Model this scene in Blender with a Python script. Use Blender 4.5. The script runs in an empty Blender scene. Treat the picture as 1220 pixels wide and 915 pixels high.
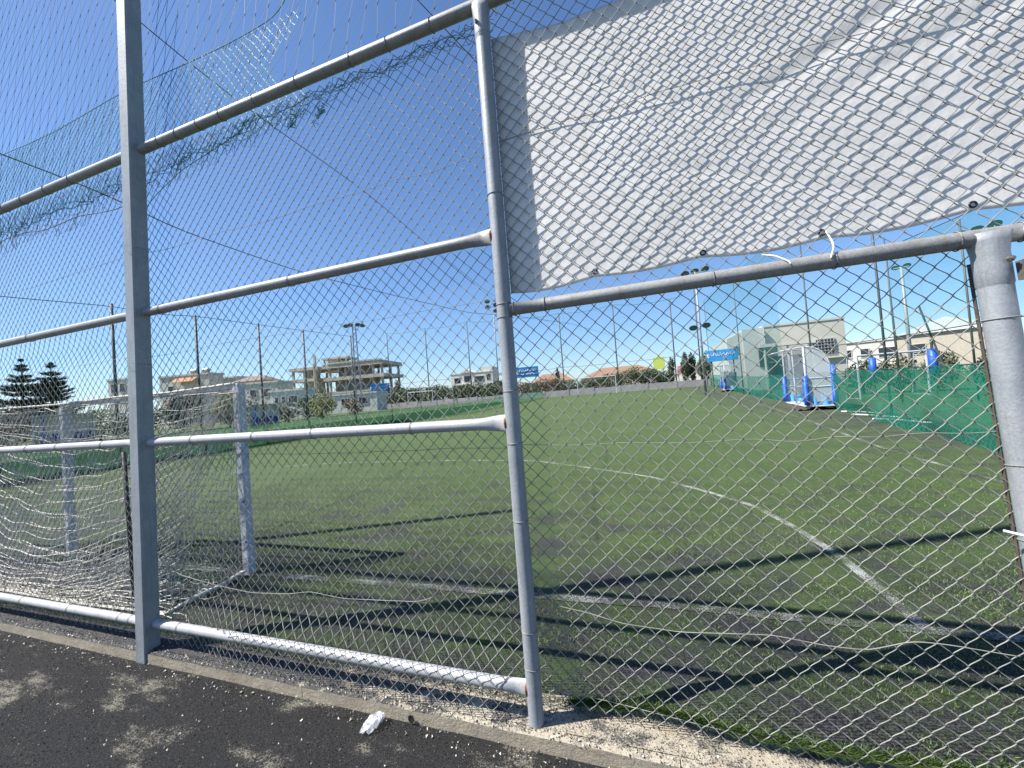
import bpy, math, random
import numpy as np
from mathutils import Matrix, Vector
random.seed(7); rng = np.random.default_rng(11)
scene = bpy.context.scene
C = scene.collection
R = math.radians
# ---------------------------------------------------------------- camera
YAW, PITCH, ROLL, HC = R(18.8), R(1.5), R(4.5), 1.6
fwd = Vector((-math.sin(YAW)*math.cos(PITCH), math.cos(YAW)*math.cos(PITCH), math.sin(PITCH)))
r0 = Vector((math.cos(YAW), math.sin(YAW), 0)); u0 = r0.cross(fwd)
rt = r0*math.cos(ROLL)-u0*math.sin(ROLL); up = rt.cross(fwd)
cd = bpy.data.cameras.new('camera'); cam = bpy.data.objects.new('camera', cd); C.objects.link(cam)
M = Matrix((rt, up, -fwd)).transposed().to_4x4(); M.translation = (0, 0, HC); cam.matrix_world = M
cd.sensor_width = 36; cd.lens = 470/1220*36; cd.clip_start = 0.02; cd.clip_end = 6000
scene.camera = cam
# ---------------------------------------------------------------- sky, sun, exposure
SUN_EL, SH_AZ = R(52), R(26.4)          # elevation; direction in which shadows fall, from +x
w = bpy.data.worlds.new('World'); scene.world = w; w.use_nodes = True
nt = w.node_tree; bg = nt.nodes['Background']
sky = nt.nodes.new('ShaderNodeTexSky'); sky.sky_type = 'NISHITA'; sky.sun_disc = False
sky.sun_elevation = SUN_EL; sky.sun_rotation = math.atan2(-math.cos(SH_AZ), -math.sin(SH_AZ))
sky.air_density = 1.0; sky.dust_density = 0.4; sky.ozone_density = 8.5; sky.altitude = 30
nt.links.new(sky.outputs[0], bg.inputs[0]); bg.inputs[1].default_value = 0.088
sd = bpy.data.lights.new('sun', 'SUN'); sun = bpy.data.objects.new('sun', sd); C.objects.link(sun)
sd.energy = 5.0; sd.angle = R(0.55); sd.color = (1.0, 0.95, 0.87)
ldir = Vector((math.cos(SH_AZ)*math.cos(SUN_EL), math.sin(SH_AZ)*math.cos(SUN_EL), -math.sin(SUN_EL)))
sun.rotation_euler = ldir.to_track_quat('-Z', 'Y').to_euler(); sun.location = (-8, -4, 12)
scene.view_settings.view_transform = 'Standard'; scene.view_settings.look = 'None'
scene.view_settings.exposure = 1.05; scene.view_settings.gamma = 1
scene.view_settings.use_curve_mapping = False
scene.render.engine = 'CYCLES'
scene.cycles.max_bounces = 6; scene.cycles.transparent_max_bounces = 24

# ---------------------------------------------------------------- materials
def nodes(m):
    m.use_nodes = True; t = m.node_tree; return t, t.nodes, t.links
def noise(t, vec, scale, detail=6, rough=0.6):
    n = t.nodes.new('ShaderNodeTexNoise'); n.inputs['Scale'].default_value = scale
    n.inputs['Detail'].default_value = detail; n.inputs['Roughness'].default_value = rough
    if vec is not None: t.links.new(vec, n.inputs['Vector'])
    return n.outputs['Fac']
def ramp(t, fac, a, b, ca=(0, 0, 0, 1), cb=(1, 1, 1, 1)):
    n = t.nodes.new('ShaderNodeValToRGB'); e = n.color_ramp.elements
    e[0].position = a; e[1].position = b; e[0].color = (*ca[:3], 1); e[1].color = (*cb[:3], 1)
    t.links.new(fac, n.inputs[0]); return n.outputs[0]
def mix(t, fac, a, b, mode='MIX'):
    n = t.nodes.new('ShaderNodeMix'); n.data_type = 'RGBA'; n.blend_type = mode
    for s, v in ((n.inputs[0], fac), (n.inputs[6], a), (n.inputs[7], b)):
        if hasattr(v, 'is_linked'): t.links.new(v, s)
        else: s.default_value = v if isinstance(v, (int, float)) else (*v[:3], 1)
    return n.outputs[2]
def mth(t, op, a, b=None):
    n = t.nodes.new('ShaderNodeMath'); n.operation = op
    for i, v in enumerate((a, b)):
        if v is None: continue
        if hasattr(v, 'is_linked'): t.links.new(v, n.inputs[i])
        else: n.inputs[i].default_value = v
    return n.outputs[0]
def pos(t, scale=None):
    g = t.nodes.new('ShaderNodeNewGeometry').outputs['Position']
    if scale is None: return g
    m = t.nodes.new('ShaderNodeMapping'); m.inputs['Scale'].default_value = scale
    t.links.new(g, m.inputs[0]); return m.outputs[0]
def bump(t, bs, h, dist, st=1.0):
    b = t.nodes.new('ShaderNodeBump'); b.inputs['Distance'].default_value = dist; b.inputs['Strength'].default_value = st
    t.links.new(h, b.inputs['Height']); t.links.new(b.outputs[0], bs.inputs['Normal'])
MATS = {}
def pm(name, c1, c2=None, scale=6, rough=0.7, metal=0.0, bmp=0.0, bscale=None, lo=0.35, hi=0.65, detail=6, c3=None, s3=1.2, l3=0.58, h3=0.7):
    if name in MATS: return MATS[name]
    m = bpy.data.materials.new(name); t, N, L = nodes(m); b = N['Principled BSDF']
    b.inputs['Roughness'].default_value = rough; b.inputs['Metallic'].default_value = metal
    p = pos(t)
    col = ramp(t, noise(t, p, scale, detail), lo, hi, c1, c2 or tuple(x*0.82 for x in c1))
    if c3: col = mix(t, ramp(t, noise(t, p, s3, 8, 0.65), l3, h3), col, c3)
    L.new(col, b.inputs['Base Color'])
    if bmp: bump(t, b, noise(t, p, bscale or scale*3, 5), bmp)
    MATS[name] = m; return m
def metal(name, c1, c2, stain, rough=0.5, met=0.12, amt=0.6):
    m = bpy.data.materials.new(name); t, N, L = nodes(m); b = N['Principled BSDF']
    p = pos(t); vo = N.new('ShaderNodeTexVoronoi'); vo.inputs['Scale'].default_value = 170; L.new(p, vo.inputs['Vector'])
    sp = N.new('ShaderNodeSeparateColor'); L.new(vo.outputs['Color'], sp.inputs[0])
    c = ramp(t, mth(t, 'ADD', mth(t, 'MULTIPLY', sp.outputs[0], 0.22), mth(t, 'MULTIPLY', noise(t, p, 7, 6, 0.7), 0.78)), 0.32, 0.68, c1, c2)
    run = ramp(t, noise(t, pos(t, (28, 28, 2.2)), 1.0, 7, 0.7), 0.52, 0.72)            # rain streaks
    c = mix(t, mth(t, 'MULTIPLY', run, amt), c, stain)
    spot = ramp(t, noise(t, p, 34, 5, 0.75), 0.66, 0.74); c = mix(t, mth(t, 'MULTIPLY', spot, 0.7), c, (0.17, 0.115, 0.075))
    c = mix(t, mth(t, 'MULTIPLY', ramp(t, noise(t, pos(t, (9, 9, 60)), 3, 4, 0.8), 0.66, 0.72), 0.5), c, (0.55, 0.56, 0.57))   # scuffs
    L.new(c, b.inputs['Base Color']); b.inputs['Metallic'].default_value = met
    L.new(mth(t, 'ADD', rough-0.12, mth(t, 'MULTIPLY', noise(t, p, 22, 5), 0.26)), b.inputs['Roughness'])
    bump(t, b, noise(t, p, 55, 5, 0.7), 0.0012); MATS[name] = m; return m
galv = metal('galvanised steel', (0.31, 0.33, 0.35), (0.22, 0.24, 0.26), (0.17, 0.17, 0.17))
galv2 = metal('old galvanised pipe', (0.31, 0.31, 0.30), (0.20, 0.20, 0.20), (0.15, 0.13, 0.11))
whitepipe = metal('pale galvanised pipe', (0.42, 0.42, 0.43), (0.30, 0.31, 0.33), (0.22, 0.20, 0.185))
wiremat = pm('chain link wire', (0.31, 0.31, 0.28), (0.19, 0.19, 0.17), 9, 0.7, 0.0); wiremat.node_tree.nodes['Principled BSDF'].inputs['Specular IOR Level'].default_value = 0.15
tiemat = pm('tie wire', (0.22, 0.20, 0.18), (0.13, 0.12, 0.11), 40, 0.6, 0.4)
rust = pm('rust', (0.30, 0.15, 0.06), (0.16, 0.09, 0.05), 60, 0.85)
darkmetal = pm('rusted dark bar', (0.10, 0.075, 0.06), (0.05, 0.042, 0.04), 30, 0.8, 0.2)
whitepaint = pm('white painted steel', (0.50, 0.52, 0.57), (0.40, 0.43, 0.50), 8, 0.45, c3=(0.34, 0.35, 0.38), s3=7, l3=0.62, h3=0.76)
cordmat = pm('white cord', (0.72, 0.71, 0.67), (0.55, 0.54, 0.50), 12, 0.8)
ropemat = pm('grubby white net', (0.62, 0.60, 0.54), (0.42, 0.39, 0.34), 5, 0.85)
tealmat = pm('green polyethylene net', (0.02, 0.30, 0.23), (0.02, 0.17, 0.14), 14, 0.6)
darknet = pm('dark net twine', (0.028, 0.045, 0.05), (0.012, 0.02, 0.03), 9, 0.7)
ropegreen = pm('green rope', (0.012, 0.10, 0.075), (0.01, 0.05, 0.045), 9, 0.7)
cablemat = pm('black cable', (0.03, 0.03, 0.032), (0.02, 0.02, 0.02), 9, 0.6)
bluepad = pm('blue foam padding', (0.012, 0.10, 0.50), (0.010, 0.075, 0.38), 7, 0.5)
bluecloth = pm('pale blue cloth', (0.12, 0.40, 0.78), (0.08, 0.30, 0.62), 5, 0.8)
bluesign = pm('blue sign', (0.03, 0.27, 0.60), (0.025, 0.21, 0.50), 3, 0.5)
whitewall = pm('white render', (0.58, 0.57, 0.53), (0.50, 0.49, 0.46), 0.7, 0.85)
creamwall = pm('cream render', (0.52, 0.51, 0.44), (0.46, 0.45, 0.39), 0.5, 0.85)
greywall = pm('grey block wall', (0.28, 0.28, 0.28), (0.21, 0.21, 0.22), 0.9, 0.9, bmp=0.01, bscale=6)
rawconc = pm('raw concrete', (0.46, 0.43, 0.35), (0.34, 0.31, 0.26), 0.6, 0.9)
tilemat = pm('terracotta roof', (0.25, 0.15, 0.095), (0.20, 0.125, 0.085), 2, 0.8)
brownroof = pm('brown roof', (0.22, 0.15, 0.11), (0.15, 0.11, 0.09), 2, 0.8)
awning = pm('orange awning cloth', (0.34, 0.17, 0.075), (0.28, 0.14, 0.06), 2, 0.8)
panemat = pm('window glass', (0.035, 0.045, 0.055), (0.02, 0.025, 0.03), 1, 0.15)
framemat = pm('pale window frame', (0.5, 0.5, 0.48), (0.4, 0.4, 0.4), 2, 0.6)
bark = pm('bark', (0.13, 0.09, 0.06), (0.08, 0.055, 0.04), 12, 0.9)
lamphead = pm('lamp housing', (0.42, 0.44, 0.44), (0.30, 0.32, 0.33), 4, 0.4, 0.4)
lampglass = pm('lamp glass', (0.10, 0.16, 0.13), (0.06, 0.10, 0.09), 4, 0.15)
limesign = pm('lime sign', (0.42, 0.62, 0.10), (0.55, 0.55, 0.12), 1.2, 0.5)
pinksign = pm('pink sign', (0.62, 0.22, 0.28), (0.50, 0.16, 0.22), 1.2, 0.5)
blueseat = pm('blue plastic seat', (0.02, 0.07, 0.30), (0.015, 0.05, 0.22), 7, 0.4)
whiteplastic = pm('white sheet panel', (0.60, 0.61, 0.62), (0.52, 0.54, 0.56), 1.5, 0.5)
netpost = pm('net post', (0.075, 0.095, 0.09), (0.05, 0.065, 0.06), 3, 0.6, 0.1)
tankmat = pm('water tank', (0.30, 0.31, 0.32), (0.20, 0.21, 0.22), 3, 0.4, 0.3)
letter = pm('white lettering', (0.78, 0.80, 0.82), (0.7, 0.72, 0.75), 2, 0.5)
mudmat = pm('dark soil', (0.06, 0.055, 0.035), (0.035, 0.03, 0.022), 9, 0.95, bmp=0.03, bscale=12)

def leafmat(name, a, b, c):
    m = bpy.data.materials.new(name); t, N, L = nodes(m); bs = N['Principled BSDF']
    g = N.new('ShaderNodeNewGeometry'); n = N.new('ShaderNodeValToRGB'); e = n.color_ramp.elements
    e[0].color = (*a, 1); e[1].color = (*c, 1); e.new(0.5).color = (*b, 1)
    L.new(g.outputs['Random Per Island'], n.inputs[0]); L.new(n.outputs[0], bs.inputs['Base Color'])
    bs.inputs['Roughness'].default_value = 0.6
    return m
leaf_dark = leafmat('dark foliage', (0.018, 0.035, 0.012), (0.035, 0.06, 0.02), (0.06, 0.085, 0.03))
leaf_mid = leafmat('mid foliage', (0.03, 0.055, 0.018), (0.055, 0.085, 0.03), (0.09, 0.12, 0.045))
leaf_olive = leafmat('olive foliage', (0.06, 0.075, 0.035), (0.10, 0.115, 0.065), (0.17, 0.18, 0.11))
leaf_yel = leafmat('yellow green foliage', (0.09, 0.11, 0.015), (0.16, 0.18, 0.03), (0.24, 0.25, 0.06))
leaf_red = leafmat('reddish foliage', (0.06, 0.06, 0.025), (0.13, 0.09, 0.045), (0.20, 0.13, 0.07))
leaf_pine = leafmat('pine foliage', (0.012, 0.028, 0.018), (0.022, 0.045, 0.028), (0.035, 0.06, 0.035))

def turf_material(name, paint=False, cov=0.32):
    m = bpy.data.materials.new(name); t, N, L = nodes(m); b = N['Principled BSDF']
    b.inputs['Roughness'].default_value = 0.85; b.inputs['Specular IOR Level'].default_value = 0.25
    p = pos(t); sep = N.new('ShaderNodeSeparateXYZ'); L.new(p, sep.inputs[0])
    X, Y = sep.outputs[0], sep.outputs[1]
    green = ramp(t, noise(t, p, 0.55, 8, 0.65), 0.36, 0.66, (0.090, 0.138, 0.044), (0.060, 0.104, 0.030))
    green = mix(t, ramp(t, noise(t, pos(t, (2.2, 0.9, 1)), 3.0, 8, 0.7), 0.45, 0.72), green, (0.122, 0.150, 0.056))
    green = mix(t, ramp(t, noise(t, p, 90, 2, 0.7), 0.40, 0.60), mix(t, 0.75, green, (0.02, 0.034, 0.012)), green)
    crumb = ramp(t, noise(t, p, 100, 2, 0.8), 0.42, 0.68, (0.010, 0.010, 0.011), (0.105, 0.106, 0.112))
    # rubber crumb lies open where play wears the pile: goal mouth, near edge and right touchline
    near = mth(t, 'SUBTRACT', 1.0, mth(t, 'DIVIDE', mth(t, 'SUBTRACT', Y, 2.0), 6.5))
    near = mth(t, 'MULTIPLY', mth(t, 'MAXIMUM', near, 0.0), 0.235)
    rgt = mth(t, 'MULTIPLY', mth(t, 'MAXIMUM', mth(t, 'SUBTRACT', 1.0, mth(t, 'ABSOLUTE', mth(t, 'DIVIDE', mth(t, 'SUBTRACT', X, 6.0), 3.6))), 0.0), 0.20)
    f = mth(t, 'ADD', mth(t, 'ADD', noise(t, pos(t, (1.0, 1.5, 1)), 1.35, 9, 0.72), mth(t, 'MAXIMUM', near, rgt)), -0.085)
    fine = mth(t, 'MULTIPLY', mth(t, 'SUBTRACT', noise(t, p, 75, 4, 0.8), 0.5), 0.85)
    mask = ramp(t, mth(t, 'ADD', f, fine), 0.50, 0.68)
    col = mix(t, mask, green, crumb)
    if paint:
        pf = ramp(t, mth(t, 'ADD', noise(t, p, 2.3, 8, 0.75), mth(t, 'MULTIPLY', mth(t, 'SUBTRACT', noise(t, p, 110, 3, 0.85), 0.5), 1.3)), cov, cov+0.15)
        col = mix(t, pf, (0.50, 0.50, 0.50), col)
    L.new(col, b.inputs['Base Color'])
    bump(t, b, noise(t, p, 260, 3, 0.7), 0.012, 0.9)
    return m
turf = turf_material('artificial turf'); turfline = turf_material('worn line paint on turf', True); turfline2 = turf_material('fresher line paint on turf', True, 0.365); turfline3 = turf_material('faint line paint on turf', True, 0.30)
def ground_material():
    m = bpy.data.materials.new('crumb covered concrete'); t, N, L = nodes(m); b = N['Principled BSDF']
    b.inputs['Roughness'].default_value = 0.9; b.inputs['Specular IOR Level'].default_value = 0.3
    p = pos(t); q = pos(t, (1.0, 2.2, 1))
    crumb = ramp(t, noise(t, p, 150, 3, 0.9), 0.40, 0.68, (0.006, 0.006, 0.007), (0.064, 0.063, 0.062))
    crumb = mix(t, mth(t, 'MULTIPLY', ramp(t, noise(t, q, 2.0, 9, 0.7), 0.4, 0.7), 0.5), crumb, (0.03, 0.03, 0.029))
    conc = ramp(t, noise(t, p, 90, 4, 0.7), 0.35, 0.65, (0.31, 0.29, 0.235), (0.20, 0.19, 0.16))
    f = mth(t, 'ADD', noise(t, q, 2.1, 9, 0.66), mth(t, 'MULTIPLY', mth(t, 'SUBTRACT', noise(t, p, 110, 4, 0.85), 0.5), 0.62))
    mask = ramp(t, f, 0.583, 0.655)
    L.new(mix(t, mask, crumb, conc), b.inputs['Base Color'])
    h = mth(t, 'ADD', mth(t, 'MULTIPLY', noise(t, p, 300, 2, 0.8), 0.7), noise(t, p, 45, 4, 0.7))
    bump(t, b, h, 0.016, 1.0); return m
groundmat = ground_material()
def kerb_material(name, cover):
    m = bpy.data.materials.new(name); t, N, L = nodes(m); b = N['Principled BSDF']
    b.inputs['Roughness'].default_value = 0.92
    p = pos(t)
    c = ramp(t, noise(t, p, 9, 8, 0.7), 0.35, 0.68, (0.36, 0.32, 0.245) if cover else (0.36, 0.315, 0.235), (0.44, 0.39, 0.305) if cover else (0.25, 0.215, 0.165))
    c = mix(t, ramp(t, noise(t, p, 3.2, 6, 0.6), 0.55, 0.72), c, (0.27, 0.20, 0.14))
    if cover:
        f = mth(t, 'ADD', noise(t, pos(t, (1, 1.6, 1)), 4.5, 9, 0.75), mth(t, 'MULTIPLY', mth(t, 'SUBTRACT', noise(t, p, 120, 3, 0.8), 0.5), 0.5))
        sep = N.new('ShaderNodeSeparateXYZ'); L.new(p, sep.inputs[0])
        f = mth(t, 'SUBTRACT', f, mth(t, 'MAXIMUM', mth(t, 'MINIMUM', mth(t, 'MULTIPLY', mth(t, 'ADD', sep.outputs[0], 1.25), 0.13), 0.065), -0.2))
        c = mix(t, ramp(t, f, 0.44, 0.54), c, ramp(t, noise(t, p, 330, 2, 0.8), 0.4, 0.7, (0.02, 0.02, 0.021), (0.12, 0.12, 0.115)))
    L.new(c, b.inputs['Base Color'])
    bump(t, b, mth(t, 'ADD', noise(t, p, 60, 6, 0.75), noise(t, p, 9, 4)), 0.012, 0.9); return m
kerbmat = kerb_material('kerb concrete', False); stripmat = kerb_material('crumbling concrete strip', True)
earth = pm('dry earth', (0.16, 0.14, 0.09), (0.10, 0.10, 0.05), 0.25, 0.95, c3=(0.07, 0.09, 0.035), s3=0.05, l3=0.45, h3=0.6)
def tarp_material():
    m = bpy.data.materials.new('white tarpaulin'); t, N, L = nodes(m); b = N['Principled BSDF']
    b.inputs['Roughness'].default_value = 0.55
    p = pos(t)
    c = ramp(t, noise(t, p, 1.7, 8, 0.65), 0.35, 0.7, (0.68, 0.67, 0.655), (0.58, 0.57, 0.55))
    c = mix(t, ramp(t, noise(t, pos(t, (5, 1, 0.9)), 1.5, 8, 0.7), 0.60, 0.78), c, (0.48, 0.44, 0.38))
    L.new(c, b.inputs['Base Color'])
    h = mth(t, 'ADD', noise(t, p, 6, 4, 0.5), mth(t, 'MULTIPLY', noise(t, p, 30, 4), 0.12))
    bump(t, b, h, 0.010, 0.7); return m
tarpmat = tarp_material()
def sheer(name, col, alpha, cell=0.0, wgt=0.2, amp=0.3):
    """a fine net seen as a veil: threads of the net colour, air between; UV in metres"""
    m = bpy.data.materials.new(name); t, N, L = nodes(m); out = N['Material Output']; b = N['Principled BSDF']
    uv = N.new('ShaderNodeTexCoord').outputs['UV']
    n = noise(t, uv, 0.8, 7, 0.65)
    L.new(ramp(t, noise(t, uv, 2.5, 6), 0.3, 0.7, col, tuple(v*0.6 for v in col)), b.inputs['Base Color']); b.inputs['Roughness'].default_value = 0.6
    fac = mth(t, 'ADD', alpha, mth(t, 'MULTIPLY', mth(t, 'SUBTRACT', n, 0.5), amp))
    if cell:
        s = N.new('ShaderNodeSeparateXYZ'); L.new(uv, s.inputs[0])
        wob = mth(t, 'MULTIPLY', mth(t, 'SUBTRACT', noise(t, uv, 3.0, 3), 0.5), 0.25)
        g = None
        for sg in ('ADD', 'SUBTRACT'):
            v = mth(t, 'ADD', mth(t, sg, s.outputs[0], s.outputs[1]), wob)
            fr = mth(t, 'FRACT', mth(t, 'DIVIDE', v, cell)); k = mth(t, 'LESS_THAN', fr, wgt)
            g = k if g is None else mth(t, 'MAXIMUM', g, k)
        fac = mth(t, 'MAXIMUM', fac, g)
    tr = N.new('ShaderNodeBsdfTransparent'); mx = N.new('ShaderNodeMixShader'); 
    cl = mth(t, 'MINIMUM', mth(t, 'MAXIMUM', fac, 0.0), 1.0)
    L.new(cl, mx.inputs[0]); tl = N.new('ShaderNodeBsdfTranslucent'); m2 = N.new('ShaderNodeMixShader'); m2.inputs[0].default_value = 0.45
    L.new(b.inputs['Base Color'].links[0].from_socket, tl.inputs[0]); L.new(b.outputs[0], m2.inputs[1]); L.new(tl.outputs[0], m2.inputs[2])
    L.new(tr.outputs[0], mx.inputs[1]); L.new(m2.outputs[0], mx.inputs[2]); L.new(mx.outputs[0], out.inputs[0])
    return m
band_left = sheer('green debris net left', (0.09, 0.26, 0.12), 0.58, 0, 0, 0.5)
band_right = sheer('green debris net right', (0.02, 0.28, 0.18), 0.44, 0.16, 0.20, 0.9)
veil_far = sheer('far ball net veil', (0.05, 0.20, 0.17), 0.02, 0, 0, 0.05)
veil_right = sheer('right ball net veil', (0.03, 0.32, 0.29), 0.25, 0, 0, 0.10)
def polycarb():
    m = bpy.data.materials.new('cloudy polycarbonate'); t, N, L = nodes(m); out = N['Material Output']; b = N['Principled BSDF']
    b.inputs['Base Color'].default_value = (0.62, 0.66, 0.68, 1); b.inputs['Roughness'].default_value = 0.3
    tr = N.new('ShaderNodeBsdfTransparent'); mx = N.new('ShaderNodeMixShader'); mx.inputs[0].default_value = 0.36
    L.new(tr.outputs[0], mx.inputs[1]); L.new(b.outputs[0], mx.inputs[2]); L.new(mx.outputs[0], out.inputs[0]); return m
polymat = polycarb()
def plastic_film():
    m = bpy.data.materials.new('clear plastic film'); t, N, L = nodes(m); out = N['Material Output']; b = N['Principled BSDF']
    b.inputs['Base Color'].default_value = (0.75, 0.76, 0.82, 1); b.inputs['Roughness'].default_value = 0.18
    tr = N.new('ShaderNodeBsdfTransparent'); mx = N.new('ShaderNodeMixShader'); mx.inputs[0].default_value = 0.42
    L.new(tr.outputs[0], mx.inputs[1]); L.new(b.outputs[0], mx.inputs[2]); L.new(mx.outputs[0], out.inputs[0]); return m
filmmat = plastic_film()

# ---------------------------------------------------------------- builders
def link(o, parent=None): 
    C.objects.link(o)
    if parent: o.parent = parent
    return o
def tag(o, label=None, cat=None, group=None, kind=None):
    for k, v in (('label', label), ('category', cat), ('group', group), ('kind', kind)):
        if v: o[k] = v
    return o
def thing(name, label, cat, loc=(0, 0, 0), rz=0, group=None):
    o = bpy.data.objects.new(name, None); link(o); o.location = loc; o.rotation_euler = (0, 0, rz); o.empty_display_size = 0.2
    return tag(o, label, cat, group)
class MB:
    def __init__(s): s.v = []; s.f = []; s.uv = None
    def add(s, v, f):
        k = len(s.v); s.v.extend([tuple(p) for p in v]); s.f.extend([tuple(i+k for i in q) for q in f]); return s
    def box(s, x0, x1, y0, y1, z0, z1):
        v = [(x, y, z) for z in (z0, z1) for y in (y0, y1) for x in (x0, x1)]
        return s.add(v, [(0, 2, 3, 1), (4, 5, 7, 6), (0, 1, 5, 4), (2, 6, 7, 3), (0, 4, 6, 2), (1, 3, 7, 5)])
    def tube(s, pts, r, n=8, cap=True):
        P = np.array(pts, float); m = len(P); rr = np.broadcast_to(np.array(r, float), (m,))
        T = np.gradient(P, axis=0); T /= np.linalg.norm(T, axis=1, keepdims=True)+1e-12
        ref = np.array([0, 0, 1.]) if abs(T[:, 2]).mean() < 0.8 else np.array([1., 0, 0])
        A = np.cross(T, ref); A /= np.linalg.norm(A, axis=1, keepdims=True)+1e-12; B = np.cross(T, A)
        a = np.arange(n)*2*math.pi/n
        V = P[:, None]+(A[:, None]*np.cos(a)[None, :, None]+B[:, None]*np.sin(a)[None, :, None])*rr[:, None, None]
        F = [(i*n+j, i*n+(j+1) % n, (i+1)*n+(j+1) % n, (i+1)*n+j) for i in range(m-1) for j in range(n)]
        if cap: F += [tuple(range(n))[::-1], tuple((m-1)*n+j for j in range(n))]
        return s.add(V.reshape(-1, 3).tolist(), F)
    def ring(s, c, axis, R_, r, n=14, k=5):
        c = np.array(c); axis = np.array(axis, float); axis /= np.linalg.norm(axis)
        e1 = np.cross(axis, (0.31, 0.2, 0.93)); e1 /= np.linalg.norm(e1); e2 = np.cross(axis, e1)
        V = []; F = []
        for i in range(n):
            a = 2*math.pi*i/n; d = e1*math.cos(a)+e2*math.sin(a)
            for j in range(k):
                b = 2*math.pi*j/k; V.append(c+d*(R_+r*math.cos(b))+axis*r*math.sin(b))
                F.append((i*k+j, ((i+1) % n)*k+j, ((i+1) % n)*k+(j+1) % k, i*k+(j+1) % k))
        return s.add(V, F)
    def grid(s, fn, nu, nv, uvscale=None):
        V = []; U = []
        for j in range(nv+1):
            for i in range(nu+1):
                V.append(fn(i/nu, j/nv))
        F = [(j*(nu+1)+i, j*(nu+1)+i+1, (j+1)*(nu+1)+i+1, (j+1)*(nu+1)+i) for j in range(nv) for i in range(nu)]
        return s.add(V, F)
    def build(s, name, mat, parent=None, smooth=False, bevel=0):
        me = bpy.data.meshes.new(name); me.from_pydata(s.v, [], s.f); me.update()
        for m in (mat if isinstance(mat, (list, tuple)) else [mat]): me.materials.append(m)
        if smooth: me.polygons.foreach_set('use_smooth', [True]*len(me.polygons))
        o = link(bpy.data.objects.new(name, me), parent)
        if bevel:
            b = o.modifiers.new('bevel', 'BEVEL'); b.width = bevel; b.segments = 2; b.limit_method = 'ANGLE'
        return o
def strip_uv(o, lens, hts):
    """UV in metres on a (nu+1)x(nv+1) grid mesh"""
    me = o.data; uv = me.uv_layers.new(name='UVMap'); n = len(lens)
    for l in me.loops:
        i = l.vertex_index; uv.data[l.index].uv = (lens[i % n], hts[i//n])
def npobj(name, V, F, mat, parent=None, smooth=False):
    me = bpy.data.meshes.new(name); me.from_pydata(np.asarray(V).reshape(-1, 3).tolist(), [], F.tolist() if hasattr(F, 'tolist') else F); me.update()
    for m in (mat if isinstance(mat, (list, tuple)) else [mat]): me.materials.append(m)
    if smooth: me.polygons.foreach_set('use_smooth', [True]*len(me.polygons))
    return link(bpy.data.objects.new(name, me), parent)
def zigzag(nw, nl, fmap, r, keep=None, sides=4, knots=0.0, sub=1):
    """woven diamond mesh: wire i swings between column i and i+1 level by level"""
    I, J = np.meshgrid(np.arange(nw), np.arange(nl), indexing='ij')
    odd = (I+J) % 2
    P = fmap(I+odd, J)                       # (nw,nl,3)
    P = P+np.stack([0*I, np.where(odd == 0, 1, -1)*r*0.9, 0*I], -1)
    if sub > 1:            # bends rounded where neighbouring wires hook into each other
        t_ = np.arange(sub)/sub; e_ = 0.62*t_+0.38*(0.5-0.5*np.cos(math.pi*t_)); A_, B_ = P[:, :-1, None], P[:, 1:, None]
        Q_ = np.stack([(A_+(B_-A_)*e_[None, None, :, None])[..., 0], (A_+(B_-A_)*e_[None, None, :, None])[..., 1], (A_+(B_-A_)*t_[None, None, :, None])[..., 2]], -1)
        P = np.concatenate([Q_.reshape(nw, -1, 3), P[:, -1:]], 1); nl = P.shape[1]
    off = np.array([(1.3*r*math.cos(a), r*math.sin(a), 0) for a in np.arange(sides)*2*math.pi/sides]) if sides > 3 else np.array([(1.3*r, -.5*r, 0), (-1.3*r, -.5*r, 0), (0, r, 0)])
    V = (P[:, :, None]+off[None, None]).reshape(-1, 3)
    k = sides; i, j = np.meshgrid(np.arange(nw), np.arange(nl-1), indexing='ij')
    if keep is not None:
        m = keep(P[:, :-1], P[:, 1:]); i = i[m]; j = j[m]
    b = ((i*nl+j)*k).ravel()[:, None]; a = np.arange(k)[None]; a2 = (a+1) % k
    F = np.stack([b+a, b+a2, b+k+a2, b+k+a], -1).reshape(-1, 4)
    V = V.tolist(); F = F.tolist()
    if knots:
        for p in P[::1, ::1][odd == 0]:
            q = len(V); V += [(p[0]+knots, p[1], p[2]), (p[0]-knots, p[1], p[2]), (p[0], p[1]+knots, p[2]), (p[0], p[1]-knots, p[2]), (p[0], p[1], p[2]+knots), (p[0], p[1], p[2]-knots)]
            F += [(q, q+2, q+4), (q+2, q+1, q+4), (q+1, q+3, q+4), (q+3, q, q+4), (q+2, q, q+5), (q+1, q+2, q+5), (q+3, q+1, q+5), (q, q+3, q+5)]
    return V, F
def vnoise(x, y, seed=0):
    """smooth value noise, numpy"""
    x = np.asarray(x, float); y = np.asarray(y, float)
    def h(i, j): 
        v = np.sin(i*127.1+j*311.7+seed*74.7)*43758.5453; return v-np.floor(v)
    i = np.floor(x); j = np.floor(y); f = x-i; g = y-j; f = f*f*(3-2*f); g = g*g*(3-2*g)
    return (h(i, j)*(1-f)+h(i+1, j)*f)*(1-g)+(h(i, j+1)*(1-f)+h(i+1, j+1)*f)*g
def fbm(x, y, seed=0): return 0.55*vnoise(x, y, seed)+0.3*vnoise(2.1*x+5, 2.1*y, seed+1)+0.15*vnoise(4.3*x, 4.3*y+9, seed+2)
def gz(y): return np.clip((np.asarray(y, float)-35)*0.0272, 0, 0.68)

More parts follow.
